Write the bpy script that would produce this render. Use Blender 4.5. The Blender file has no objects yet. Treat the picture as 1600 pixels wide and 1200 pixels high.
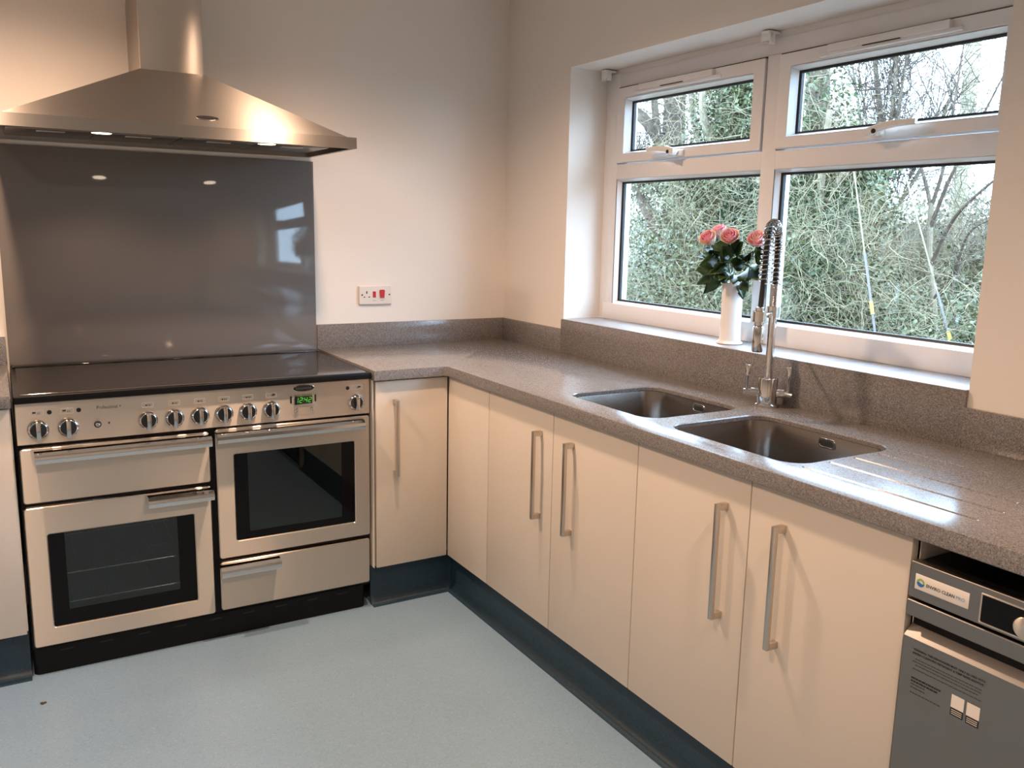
import bpy, bmesh, math, random
import numpy as np
from mathutils import Vector, Matrix

random.seed(7)
rng = np.random.default_rng(11)
sc = bpy.context.scene
COL = sc.collection
PI = math.pi

# ------------------------------------------------------------------ camera, world, lights, exposure
cam_d = bpy.data.cameras.new('camera')
cam = bpy.data.objects.new('camera', cam_d)
COL.objects.link(cam)
cam_d.sensor_width = 36.0
cam_d.lens = 1353.47 * 36.0 / 1600.0
cam_d.clip_start = 0.02
cam_d.clip_end = 300
_r = Vector((0.86228392, -0.50603013, 0.0199988))
_d = Vector((-0.07207021, -0.16170554, -0.98420384))
_f = Vector((0.50127072, 0.84722183, -0.17590578))
cam.matrix_world = Matrix(((_r.x, -_d.x, -_f.x, -1.9795), (_r.y, -_d.y, -_f.y, -3.4420),
                           (_r.z, -_d.z, -_f.z, 1.3869), (0, 0, 0, 1)))
sc.camera = cam

world = bpy.data.worlds.new('overcast_sky')
sc.world = world
world.use_nodes = True
wn = world.node_tree
wn.nodes.clear()
wo = wn.nodes.new('ShaderNodeOutputWorld')
wb = wn.nodes.new('ShaderNodeBackground')
wb.inputs['Color'].default_value = (0.53, 0.745, 1.0, 1)
wb.inputs['Strength'].default_value = 16.0
wn.links.new(wb.outputs[0], wo.inputs[0])

def spot(name, loc, power, color, size=2.52, blend=0.85, radius=0.04, target=None):
    l = bpy.data.lights.new(name, 'SPOT')
    l.energy = power
    l.color = color
    l.spot_size = size
    l.spot_blend = blend
    l.shadow_soft_size = radius
    o = bpy.data.objects.new(name, l)
    COL.objects.link(o)
    o.location = loc
    if target is not None:
        o.rotation_euler = (Vector(target) - Vector(loc)).to_track_quat('-Z', 'Y').to_euler()
    return o

WARM = (1.0, 0.68, 0.475)
CEIL = 2.42
for lx, ly, pw in ((-0.93, -1.12, 112), (-0.95, -3.2, 62), (-2.03, -0.85, 116),
                   (-2.1, -2.6, 76), (-2.4, -4.2, 72)):
    spot('ceiling_downlight', (lx, ly, CEIL - 0.02), pw, WARM)
for lx in (-1.671, -1.155):
    spot('hood_lamp_light', (lx, -0.362, 1.650), 5.0, (1.0, 0.70, 0.46), size=2.2, blend=0.6, radius=0.025)

vs = sc.view_settings
sc.display_settings.display_device = 'sRGB'
vs.view_transform = 'Standard'
vs.look = 'None'
vs.gamma = 1
vs.use_curve_mapping = False
vs.exposure = 0.0
try:
    sc.cycles.use_denoising = True
    sc.cycles.max_bounces = 12
    sc.cycles.transparent_max_bounces = 16
except Exception:
    pass

# ------------------------------------------------------------------ materials
def newmat(name):
    m = bpy.data.materials.new(name)
    m.use_nodes = True
    nt = m.node_tree
    return m, nt, nt.nodes['Principled BSDF']

def plain(name, col, rough=0.5, metal=0.0, ior=1.45, coat=0.0, spec=0.5):
    m, nt, b = newmat(name)
    b.inputs['Base Color'].default_value = (*col, 1)
    b.inputs['Roughness'].default_value = rough
    b.inputs['Metallic'].default_value = metal
    b.inputs['IOR'].default_value = ior
    b.inputs['Specular IOR Level'].default_value = spec
    if coat:
        b.inputs['Coat Weight'].default_value = coat
        b.inputs['Coat Roughness'].default_value = 0.03
    return m

def speckle(name, base, dark, light, scale, rough, dens=0.35, bump=0.0, mottled=0.0, metal=0.0, ior=1.5):
    """base colour broken by fine dark and light flecks"""
    m, nt, b = newmat(name)
    N, L = nt.nodes, nt.links
    tc = N.new('ShaderNodeTexCoord')
    v = N.new('ShaderNodeTexVoronoi')
    v.inputs['Scale'].default_value = scale
    L.new(tc.outputs['Object'], v.inputs['Vector'])
    sep = N.new('ShaderNodeSeparateColor')
    L.new(v.outputs['Color'], sep.inputs[0])
    cr = N.new('ShaderNodeValToRGB')
    e = cr.color_ramp.elements
    e[0].position = 0.0
    e[0].color = (*dark, 1)
    e[1].position = 1.0
    e[1].color = (*light, 1)
    x = cr.color_ramp.elements.new(dens)
    x.color = (*base, 1)
    x = cr.color_ramp.elements.new(1 - dens * 0.6)
    x.color = (*base, 1)
    L.new(sep.outputs[0], cr.inputs[0])
    out = cr.outputs[0]
    if mottled:
        n = N.new('ShaderNodeTexNoise')
        n.inputs['Scale'].default_value = 1.7
        n.inputs['Detail'].default_value = 3
        L.new(tc.outputs['Object'], n.inputs['Vector'])
        mr = N.new('ShaderNodeMapRange')
        mr.inputs[1].default_value = 0.3
        mr.inputs[2].default_value = 0.7
        mr.inputs[3].default_value = 1 - mottled
        mr.inputs[4].default_value = 1 + mottled
        L.new(n.outputs[0], mr.inputs[0])
        mx = N.new('ShaderNodeVectorMath')
        mx.operation = 'SCALE'
        L.new(out, mx.inputs[0])
        L.new(mr.outputs[0], mx.inputs['Scale'])
        out = mx.outputs[0]
    L.new(out, b.inputs['Base Color'])
    b.inputs['Roughness'].default_value = rough
    b.inputs['Metallic'].default_value = metal
    b.inputs['IOR'].default_value = ior
    if bump:
        bp = N.new('ShaderNodeBump')
        bp.inputs['Strength'].default_value = bump
        bp.inputs['Distance'].default_value = 0.0005
        L.new(sep.outputs[1], bp.inputs['Height'])
        L.new(bp.outputs[0], b.inputs['Normal'])
    return m

def brushed(name, col, rough, axis='x', bump=0.12):
    m, nt, b = newmat(name)
    N, L = nt.nodes, nt.links
    tc = N.new('ShaderNodeTexCoord')
    mp = N.new('ShaderNodeMapping')
    s = {'x': (3, 260, 260), 'z': (260, 260, 3), 'y': (260, 3, 260)}[axis]
    mp.inputs['Scale'].default_value = s
    L.new(tc.outputs['Object'], mp.inputs[0])
    n = N.new('ShaderNodeTexNoise')
    n.inputs['Scale'].default_value = 1.0
    n.inputs['Detail'].default_value = 2
    L.new(mp.outputs[0], n.inputs['Vector'])
    bp = N.new('ShaderNodeBump')
    bp.inputs['Strength'].default_value = bump
    bp.inputs['Distance'].default_value = 0.001
    L.new(n.outputs[0], bp.inputs['Height'])
    L.new(bp.outputs[0], b.inputs['Normal'])
    b.inputs['Base Color'].default_value = (*col, 1)
    b.inputs['Metallic'].default_value = 1.0
    b.inputs['Roughness'].default_value = rough
    return m

def aniso(name, col, rough, an, axis='x', bump=0.03):
    """brushed sheet metal: highlights drawn out across the brushing (needs the 'brush' uv layer)"""
    m = brushed(name, col, rough, axis, bump)
    nt = m.node_tree
    b = nt.nodes['Principled BSDF']
    b.inputs['Anisotropic'].default_value = an
    b.inputs['Anisotropic Rotation'].default_value = 0.25
    tg = nt.nodes.new('ShaderNodeTangent')
    tg.direction_type = 'UV_MAP'
    tg.uv_map = 'brush'
    nt.links.new(tg.outputs[0], b.inputs['Tangent'])
    return m

def brush_uv(o):
    me = o.data
    uv = me.uv_layers.new(name='brush')
    n = len(me.loops)
    vi = np.empty(n, dtype=np.int32)
    me.loops.foreach_get('vertex_index', vi)
    co = np.empty(len(me.vertices) * 3, dtype=np.float32)
    me.vertices.foreach_get('co', co)
    co = co.reshape(-1, 3)[vi]
    uv.data.foreach_set('uv', np.stack([co[:, 0] + co[:, 1], co[:, 2]], 1).reshape(-1).astype(np.float32))

def wallpaint(name, col, rough=0.75):
    m, nt, b = newmat(name)
    N, L = nt.nodes, nt.links
    tc = N.new('ShaderNodeTexCoord')
    n = N.new('ShaderNodeTexNoise')
    n.inputs['Scale'].default_value = 220
    n.inputs['Detail'].default_value = 3
    L.new(tc.outputs['Object'], n.inputs['Vector'])
    bp = N.new('ShaderNodeBump')
    bp.inputs['Strength'].default_value = 0.06
    bp.inputs['Distance'].default_value = 0.001
    L.new(n.outputs[0], bp.inputs['Height'])
    L.new(bp.outputs[0], b.inputs['Normal'])
    b.inputs['Base Color'].default_value = (*col, 1)
    b.inputs['Roughness'].default_value = rough
    return m

def pane(name, tint, ior=1.5, refl_rough=0.0):
    """flat glass sheet: clear (or tinted) seen through, mirror-like by Fresnel"""
    m = bpy.data.materials.new(name)
    m.use_nodes = True
    nt = m.node_tree
    nt.nodes.clear()
    N, L = nt.nodes, nt.links
    o = N.new('ShaderNodeOutputMaterial')
    mx = N.new('ShaderNodeMixShader')
    t = N.new('ShaderNodeBsdfTransparent')
    t.inputs[0].default_value = (*tint, 1)
    g = N.new('ShaderNodeBsdfGlossy')
    g.inputs['Roughness'].default_value = refl_rough
    # Schlick reflectance from the angle between the view and the sheet, the same from both sides
    ge = N.new('ShaderNodeNewGeometry')
    dt = N.new('ShaderNodeVectorMath'); dt.operation = 'DOT_PRODUCT'
    L.new(ge.outputs['Normal'], dt.inputs[0])
    L.new(ge.outputs['Incoming'], dt.inputs[1])
    ab = N.new('ShaderNodeMath'); ab.operation = 'ABSOLUTE'
    L.new(dt.outputs['Value'], ab.inputs[0])
    om = N.new('ShaderNodeMath'); om.operation = 'SUBTRACT'; om.inputs[0].default_value = 1.0
    L.new(ab.outputs[0], om.inputs[1])
    pw = N.new('ShaderNodeMath'); pw.operation = 'POWER'; pw.inputs[1].default_value = 5.0
    L.new(om.outputs[0], pw.inputs[0])
    f0 = ((ior - 1) / (ior + 1)) ** 2
    ma = N.new('ShaderNodeMath'); ma.operation = 'MULTIPLY_ADD'
    ma.inputs[1].default_value = 1 - f0
    ma.inputs[2].default_value = f0
    L.new(pw.outputs[0], ma.inputs[0])
    L.new(ma.outputs[0], mx.inputs[0])
    L.new(t.outputs[0], mx.inputs[1])
    L.new(g.outputs[0], mx.inputs[2])
    L.new(mx.outputs[0], o.inputs[0])
    return m

def emit(name, col, s):
    m, nt, b = newmat(name)
    b.inputs['Base Color'].default_value = (*col, 1)
    b.inputs['Emission Color'].default_value = (*col, 1)
    b.inputs['Emission Strength'].default_value = s
    return m

def leafy(name, c1, c2, scale=6.0, rough=0.5, c3=None):
    m, nt, b = newmat(name)
    N, L = nt.nodes, nt.links
    tc = N.new('ShaderNodeTexCoord')
    n = N.new('ShaderNodeTexNoise')
    n.inputs['Scale'].default_value = scale
    n.inputs['Detail'].default_value = 4
    L.new(tc.outputs['Object'], n.inputs['Vector'])
    cr = N.new('ShaderNodeValToRGB')
    cr.color_ramp.elements[0].position = 0.35
    cr.color_ramp.elements[0].color = (*c1, 1)
    cr.color_ramp.elements[1].position = 0.65
    cr.color_ramp.elements[1].color = (*c2, 1)
    if c3:
        x = cr.color_ramp.elements.new(0.78)
        x.color = (*c3, 1)
    L.new(n.outputs[0], cr.inputs[0])
    L.new(cr.outputs[0], b.inputs['Base Color'])
    b.inputs['Roughness'].default_value = rough
    return m

M = {}
M['wall'] = wallpaint('warm_white_wall_paint', (0.80, 0.755, 0.70))
M['ceil'] = wallpaint('ceiling_paint', (0.82, 0.80, 0.77))
M['floor'] = speckle('blue_grey_safety_vinyl', (0.215, 0.325, 0.435), (0.18, 0.275, 0.375), (0.28, 0.385, 0.49), 300, 0.38, 0.16, 0.10, 0.06)
M['kick'] = speckle('dark_blue_coved_vinyl', (0.017, 0.042, 0.068), (0.012, 0.030, 0.050), (0.035, 0.065, 0.092), 260, 0.42, 0.2, 0.1)
M['stone'] = speckle('grey_speckled_quartz', (0.205, 0.191, 0.185), (0.095, 0.087, 0.083), (0.31, 0.295, 0.288), 500, 0.18, 0.42)
M['sill'] = speckle('sky_lightened_quartz_sill', (0.34, 0.34, 0.35), (0.27, 0.27, 0.28), (0.42, 0.42, 0.43), 560, 0.32, 0.35)  # same stone as the worktop, colour lightened to carry the sky light on it
M['door'] = plain('matt_white_cabinet', (0.655, 0.585, 0.505), 0.42)
M['carcass'] = plain('cabinet_carcass', (0.70, 0.66, 0.60), 0.5)
M['nickel'] = brushed('brushed_nickel', (0.62, 0.56, 0.50), 0.30, 'z', 0.05)
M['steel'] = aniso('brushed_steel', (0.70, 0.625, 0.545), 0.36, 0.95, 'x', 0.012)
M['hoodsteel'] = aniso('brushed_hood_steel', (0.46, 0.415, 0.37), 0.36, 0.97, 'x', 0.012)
M['steelz'] = aniso('brushed_chimney_steel', (0.60, 0.545, 0.49), 0.34, 0.97, 'x', 0.03)
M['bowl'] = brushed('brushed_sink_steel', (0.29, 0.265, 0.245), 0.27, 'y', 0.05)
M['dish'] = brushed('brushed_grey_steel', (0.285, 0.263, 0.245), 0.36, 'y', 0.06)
M['chrome'] = plain('polished_chrome', (0.66, 0.65, 0.645), 0.07, 1.0)
M['black'] = plain('satin_black_enamel', (0.006, 0.006, 0.007), 0.35, spec=0.22)
M['blackgloss'] = plain('black_glass', (0.010, 0.009, 0.009), 0.04, ior=1.55, coat=0.5)
M['surround'] = plain('black_window_border', (0.006, 0.006, 0.007), 0.06, spec=0.18)
M['hob'] = plain('black_ceramic_hob', (0.016, 0.014, 0.013), 0.07, ior=1.55)
M['splash'] = plain('grey_painted_glass', (0.20, 0.18, 0.165), 0.05, ior=1.5)
M['splashedge'] = plain('dark_glass_edge', (0.03, 0.035, 0.035), 0.2)
M['ovenglass'] = pane('tinted_oven_glass', (0.52, 0.58, 0.59), 1.65)
M['ovenin'] = plain('grey_oven_enamel', (0.13, 0.155, 0.165), 0.5)
M['wire'] = plain('bright_oven_wire', (0.75, 0.75, 0.75), 0.2, 1.0)
M['wiredim'] = plain('dull_oven_wire', (0.10, 0.11, 0.11), 0.5)
M['glass'] = pane('window_glass', (0.97, 0.985, 0.98), 1.5)
M['upvc'] = plain('white_upvc', (0.80, 0.78, 0.77), 0.28)
M['gasket'] = plain('black_rubber_gasket', (0.012, 0.014, 0.018), 0.5)
M['whiteplastic'] = plain('white_plastic', (0.80, 0.78, 0.74), 0.3)
M['socket'] = plain('white_socket_plastic', (0.74, 0.69, 0.64), 0.3)
M['red'] = plain('red_switch_plastic', (0.50, 0.020, 0.030), 0.3)
M['dark'] = plain('dark_recess', (0.012, 0.010, 0.010), 0.6)
M['ink'] = plain('black_print', (0.014, 0.012, 0.012), 0.5)
M['inkgrey'] = plain('grey_print', (0.05, 0.045, 0.042), 0.5)
M['label'] = plain('white_label', (0.82, 0.76, 0.70), 0.35)
M['blueink'] = plain('pale_blue_print', (0.25, 0.38, 0.58), 0.5)
M['logoblue'] = plain('logo_blue', (0.03, 0.17, 0.45), 0.5)
M['logogreen'] = plain('logo_green', (0.30, 0.48, 0.10), 0.5)
M['printline'] = plain('pale_panel_print', (0.86, 0.78, 0.68), 0.4)
M['led'] = emit('green_clock_digits', (0.05, 0.62, 0.04), 0.85)
M['lamp'] = emit('hood_lamp_lens', (1.0, 0.82, 0.60), 14)
M['porcelain'] = plain('white_porcelain', (0.83, 0.80, 0.77), 0.18, coat=0.3)
M['hose'] = plain('black_rubber_hose', (0.012, 0.011, 0.012), 0.35)
M['petal'] = leafy('pink_rose_petal', (0.80, 0.27, 0.38), (0.88, 0.52, 0.58), 40, 0.5)
M['petalpale'] = leafy('pale_pink_petal', (0.86, 0.40, 0.42), (0.90, 0.60, 0.56), 40, 0.5)
M['petalout'] = leafy('cream_green_outer_petal', (0.74, 0.66, 0.42), (0.86, 0.54, 0.50), 30, 0.5)
M['roseleaf'] = leafy('dark_rose_leaf', (0.010, 0.032, 0.010), (0.028, 0.072, 0.020), 30, 0.34)
M['rosestem'] = plain('green_stem', (0.05, 0.11, 0.04), 0.5)

BRUSHED = [M['steel'], M['hoodsteel'], M['steelz']]
# ------------------------------------------------------------------ geometry helpers
class B:
    def __init__(self):
        self.bm = bmesh.new()

    def box(self, x0, x1, y0, y1, z0, z1, bev=0.0, seg=2):
        x0, x1 = sorted((x0, x1)); y0, y1 = sorted((y0, y1)); z0, z1 = sorted((z0, z1))
        bm = self.bm
        v = [bm.verts.new((x, y, z)) for x in (x0, x1) for y in (y0, y1) for z in (z0, z1)]
        fs = [bm.faces.new([v[i] for i in q]) for q in
              ((0, 1, 3, 2), (4, 6, 7, 5), (0, 4, 5, 1), (2, 3, 7, 6), (0, 2, 6, 4), (1, 5, 7, 3))]
        if bev > 0:
            es = list({e for f in fs for e in f.edges})
            bmesh.ops.bevel(bm, geom=es, offset=bev, segments=seg, affect='EDGES', profile=0.5)
        return self

    def rings(self, rings, cap0=True, cap1=True, close=True):
        bm = self.bm
        rv = [[bm.verts.new(p) for p in r] for r in rings]
        n = len(rv[0])
        for a, b in zip(rv[:-1], rv[1:]):
            for i in range(n if close else n - 1):
                j = (i + 1) % n
                bm.faces.new((a[i], a[j], b[j], b[i]))
        if cap0:
            bm.faces.new(rv[0][::-1])
        if cap1:
            bm.faces.new(rv[-1])
        return rv

    def cyl(self, p0, p1, r0, r1=None, n=20, cap=True):
        r1 = r0 if r1 is None else r1
        p0, p1 = Vector(p0), Vector(p1)
        q = (p1 - p0).to_track_quat('Z', 'Y')
        c = [q @ Vector((math.cos(2 * PI * i / n), math.sin(2 * PI * i / n), 0)) for i in range(n)]
        self.rings([[p0 + a * r0 for a in c], [p1 + a * r1 for a in c]], cap, cap)
        return self

    def lathe(self, prof, o, axis=(0, 0, 1), n=28, cap=True):
        o = Vector(o)
        ax = Vector(axis).normalized()
        q = ax.to_track_quat('Z', 'Y')
        c = [q @ Vector((math.cos(2 * PI * i / n), math.sin(2 * PI * i / n), 0)) for i in range(n)]
        self.rings([[o + ax * h + a * max(r, 1e-5) for a in c] for r, h in prof], cap, cap)
        return self

    def tube(self, pts, r, n=8, cap=True):
        pts = [Vector(p) for p in pts]
        rr = r if hasattr(r, '__len__') else [r] * len(pts)
        t = (pts[1] - pts[0]).normalized()
        u = t.orthogonal().normalized()
        rings = []
        for i, p in enumerate(pts):
            a = pts[max(i - 1, 0)]
            b = pts[min(i + 1, len(pts) - 1)]
            t2 = (b - a).normalized()
            u = (u - t2 * u.dot(t2)).normalized()
            w = t2.cross(u)
            rings.append([p + (u * math.cos(2 * PI * k / n) + w * math.sin(2 * PI * k / n)) * rr[i] for k in range(n)])
        self.rings(rings, cap, cap)
        return self

    def prism(self, poly, axis, d0, d1):
        """poly: 2D points; axis 'x': (y,z), 'y': (x,z), 'z': (x,y)"""
        f = {'x': lambda p, d: (d, p[0], p[1]), 'y': lambda p, d: (p[0], d, p[1]), 'z': lambda p, d: (p[0], p[1], d)}[axis]
        self.rings([[f(p, d0) for p in poly], [f(p, d1) for p in poly]])
        return self

    def plate(self, a0, a1, c0, c1, axis, d0, d1, r=0.008, bev=0.002, hole=None, n=4):
        """rounded rectangular plate with a soft front edge (front at d1), optionally with a rounded hole"""
        f = {'x': lambda p, d: (d, p[0], p[1]), 'y': lambda p, d: (p[0], d, p[1]), 'z': lambda p, d: (p[0], p[1], d)}[axis]
        s = 1 if d1 > d0 else -1
        o0 = rrect(a0, a1, c0, c1, r, n)
        oi = rrect(a0 + bev, a1 - bev, c0 + bev, c1 - bev, max(r - bev, 0.0005), n)
        if hole is None:
            self.rings([[f(p, d0) for p in o0], [f(p, d1 - s * bev) for p in o0], [f(p, d1) for p in oi]])
        else:
            h0, h1, g0, g1, hr = hole
            hi = rrect(h0, h1, g0, g1, hr, n)
            ho = rrect(h0 - bev, h1 + bev, g0 - bev, g1 + bev, hr + bev, n)
            self.rings([[f(p, d0) for p in o0], [f(p, d1 - s * bev) for p in o0], [f(p, d1) for p in oi],
                        [f(p, d1) for p in ho], [f(p, d1 - s * bev) for p in hi], [f(p, d0) for p in hi],
                        [f(p, d0) for p in o0]], False, False)
        return self

def rrect(a0, a1, c0, c1, r, n=4):
    a0, a1 = sorted((a0, a1)); c0, c1 = sorted((c0, c1))
    out = []
    for cx, cy, t0 in ((a1 - r, c1 - r, 0), (a0 + r, c1 - r, PI / 2), (a0 + r, c0 + r, PI), (a1 - r, c0 + r, 1.5 * PI)):
        for i in range(n + 1):
            t = t0 + i / n * PI / 2
            out.append((cx + r * math.cos(t), cy + r * math.sin(t)))
    return out

ORG = {}

def finish(me, smooth=True, angle=38):
    if smooth:
        me.polygons.foreach_set('use_smooth', [True] * len(me.polygons))
        me.set_sharp_from_angle(angle=math.radians(angle))
    me.update()

def link(name, me, mat, parent, loc):
    o = bpy.data.objects.new(name, me)
    COL.objects.link(o)
    for mm in (mat if isinstance(mat, (list, tuple)) else [mat]):
        me.materials.append(mm)
    if parent is not None:
        o.parent = parent
        ORG[o.name] = ORG[parent.name]
    else:
        o.location = loc
        ORG[o.name] = Vector(loc)
    return o

def obj(name, b, mat, parent=None, loc=(0, 0, 0), smooth=True, angle=38, label=None, recalc=True):
    """link the shapes gathered in b (world coordinates) as one mesh object"""
    bm = b.bm
    if recalc:
        bmesh.ops.recalc_face_normals(bm, faces=bm.faces)
    off = ORG[parent.name] if parent is not None else Vector(loc)
    bmesh.ops.translate(bm, verts=bm.verts, vec=-off)
    me = bpy.data.meshes.new(name)
    bm.to_mesh(me)
    bm.free()
    finish(me, smooth, angle)
    o = link(name, me, mat, parent, loc)
    if label:
        o['label'] = label
    if mat in BRUSHED:
        brush_uv(o)
    return o

def tag(o, label, cat, group=None, kind=None):
    o['label'] = label
    o['category'] = cat
    if group:
        o['group'] = group
    if kind:
        o['kind'] = kind
    return o

def thing(name, label, cat, loc, group=None):
    o = bpy.data.objects.new(name, None)
    o.empty_display_size = 0.05
    COL.objects.link(o)
    o.location = loc
    ORG[o.name] = Vector(loc)
    return tag(o, label, cat, group)

def struct(name, b, mat, label, cat, loc=(0, 0, 0), smooth=True):
    o = obj(name, b, mat, None, loc, smooth)
    return tag(o, label, cat, None, 'structure')

def text(name, s, o, xd, up, mat, parent, width=None, height=None, ext=0.0004, bold=0.0, shear=0.0, align='CENTER'):
    """flat raised lettering; o = middle (or left end) of the line"""
    cu = bpy.data.curves.new(name, 'FONT')
    cu.body = s
    cu.align_x = 'LEFT'
    cu.size = 1
    cu.offset = bold
    cu.shear = shear
    cu.resolution_u = 2
    t = bpy.data.objects.new(name, cu)
    me = bpy.data.meshes.new_from_object(t)
    bpy.data.objects.remove(t)
    n = len(me.vertices)
    co = np.empty(n * 3)
    me.vertices.foreach_get('co', co)
    co = co.reshape(-1, 3)
    lo, hi = co.min(0), co.max(0)
    sx = width / (hi[0] - lo[0]) if width else None
    sy = height / (hi[1] - lo[1]) if height else None
    sx = sx or sy
    sy = sy or sx
    X = (co[:, 0] - lo[0]) * sx
    Y = (co[:, 1] - (lo[1] + hi[1]) / 2) * sy
    if align == 'CENTER':
        X = X - (hi[0] - lo[0]) * sx / 2
    xd, up = Vector(xd).normalized(), Vector(up).normalized()
    nz = xd.cross(up)
    P = np.array(o) + X[:, None] * np.array(xd) + Y[:, None] * np.array(up) + ext * np.array(nz)
    P = P - np.array(ORG[parent.name])
    me.vertices.foreach_set('co', P.reshape(-1))
    me.name = name
    me.update()
    return link(name, me, mat, parent, None)

def copy_part(o, parent):
    c = o.copy()
    COL.objects.link(c)
    c.parent = parent
    ORG[c.name] = ORG[parent.name]
    return c

def copy_tree(root, loc):
    """a thing copied with its parts and sub-parts"""
    def rec(o, par):
        c = o.copy()
        COL.objects.link(c)
        c.parent = par
        ORG[c.name] = Vector(loc)
        for ch in [q for q in KIDS.get(o.name, [])]:
            rec(ch, c)
        return c
    c = rec(root, None)
    c.location = loc
    return c

KIDS = {}
def kids_index():
    KIDS.clear()
    for q in bpy.data.objects:
        if q.parent:
            KIDS.setdefault(q.parent.name, []).append(q)

# ------------------------------------------------------------------ dimensions
H = 0.8898                    # worktop top
T = 0.0368
ZU = H + 0.0964               # upstand top
TU = 0.012                    # wall plane behind the upstand
DW, DB = 0.5945, 0.6294       # worktop depth: window run, cooker run
FX, FB = -0.579, -0.614       # door faces
ZB = 0.156                    # door bottoms
XC = -0.8753                  # right side of the cooker bay
XL = -1.977                   # left side of the cooker bay
YR1, YR2 = -0.4816, -2.2353   # window reveal
ZS, ZT = 1.0287, 2.0162
RX0, RY0 = -3.5, -5.2         # room extents
DWY0, DWY1 = -2.5275, -3.122  # dishwasher bay

# ------------------------------------------------------------------ room shell
b = B(); b.box(RX0, 0.35, RY0, 0.3, -0.08, 0.0)
struct('floor', b, M['floor'], 'blue grey safety vinyl floor with fine sparkle', 'floor')
b = B(); b.box(RX0 - 0.1, 0.35, RY0 - 0.1, 0.3, CEIL, CEIL + 0.1)
struct('ceiling', b, M['ceil'], 'plain white ceiling above the kitchen', 'ceiling')
b = B(); b.box(RX0 - 0.1, 0.35, TU, 0.3, 0, CEIL)
struct('wall_back', b, M['wall'], 'warm white painted wall behind the range cooker', 'wall')
b = B()
b.box(TU, 0.33, RY0, YR2, 0, CEIL)
b.box(TU, 0.33, YR1, TU, 0, CEIL)
b.box(TU, 0.33, YR2, YR1, 0, 1.004)
b.box(TU, 0.33, YR2, YR1, ZT, CEIL)
struct('wall_right', b, M['wall'], 'warm white painted wall around the deep window reveal', 'wall')
b = B(); b.box(RX0 - 0.1, RX0, RY0, TU, 0, CEIL)
struct('wall_left', b, M['wall'], 'plain white wall on the far left side of the room', 'wall')
b = B(); b.box(RX0, TU, RY0 - 0.1, RY0, 0, CEIL)
struct('wall_front', b, M['wall'], 'plain white wall behind the viewpoint', 'wall')

# coved vinyl kicks
def kick(name, p0, p1, n, label, m0=0.0, m1=0.0):
    """cove profile swept from p0 to p1, out along n; m0/m1 mitre the ends by that many metres per metre out"""
    prof = [(-0.004, 0.0), (-0.004, ZB - 0.001), (0.0, ZB - 0.001), (0.0, 0.034), (0.003, 0.020), (0.010, 0.009), (0.021, 0.003), (0.036, 0.0008), (0.036, 0.0)]
    d = (Vector(p1) - Vector(p0)).normalized()
    n = Vector(n)
    b = B()
    b.rings([[Vector(p0) + n * o + d * (m0 * o) + Vector((0, 0, z)) for o, z in prof],
             [Vector(p1) + n * o + d * (m1 * o) + Vector((0, 0, z)) for o, z in prof]])
    return struct(name, b, M['kick'], label, 'kickboard', loc=(p0[0], p0[1], 0))
kick('baseboard_back', (XC + 0.002, -0.569, 0), (-0.534, -0.569, 0), (0, -1, 0), 'dark blue coved kick under the narrow cabinet beside the cooker', 0, -1)
kick('baseboard_right', (-0.534, -0.569, 0), (-0.534, DWY0 + 0.004, 0), (-1, 0, 0), 'long dark blue coved kick under the sink cabinets', 1, 0)
kick('baseboard_left', (-2.6, -0.569, 0), (XL - 0.004, -0.569, 0), (0, -1, 0), 'short dark blue coved kick left of the range cooker')

# ------------------------------------------------------------------ window
w = bpy.data.objects.new('window_1', None)
COL.objects.link(w)
w.location = (0.21, -1.36, 1.03)
ORG[w.name] = Vector(w.location)
tag(w, 'white plastic framed window of two fixed panes below two top-hung vents', 'window', None, 'structure')
FXF = 0.186      # frame front
GX = 0.216       # glass plane
XBK = 0.262
yL, yR = YR1 + 0.004, YR2 - 0.004
b = B()
b.box(FXF + 0.006, XBK, yL, -0.516, 1.030, ZT + 0.002, 0.002)
b.box(FXF, XBK, -0.514, -0.574, 1.030, 2.000, 0.002)
b.box(FXF, XBK, -2.176, -2.200, 1.030, 2.000, 0.002)
b.box(FXF + 0.006, XBK, -2.198, yR, 1.030, ZT + 0.002, 0.002)
obj('jamb', b, M['upvc'], w)
b = B()
b.box(FXF + 0.006, XBK, -0.48, -2.236, 1.992, ZT + 0.002, 0.002)
b.box(FXF, XBK, -0.574, -2.176, 1.945, 1.994, 0.002)
obj('head_rail', b, M['upvc'], w)
b = B(); b.box(FXF - 0.004, XBK, -0.516, -2.2, 1.0295, 1.096, 0.003)
obj('bottom_rail', b, M['upvc'], w)
b = B(); b.box(FXF, XBK, -1.345, -1.405, 1.09, 1.95, 0.002)
obj('mullion', b, M['upvc'], w)
for y0, y1 in ((-0.573, -1.346), (-1.404, -2.177)):
    b = B(); b.box(FXF, XBK, y0, y1, 1.592, 1.650, 0.002)
    obj('transom', b, M['upvc'], w)

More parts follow.
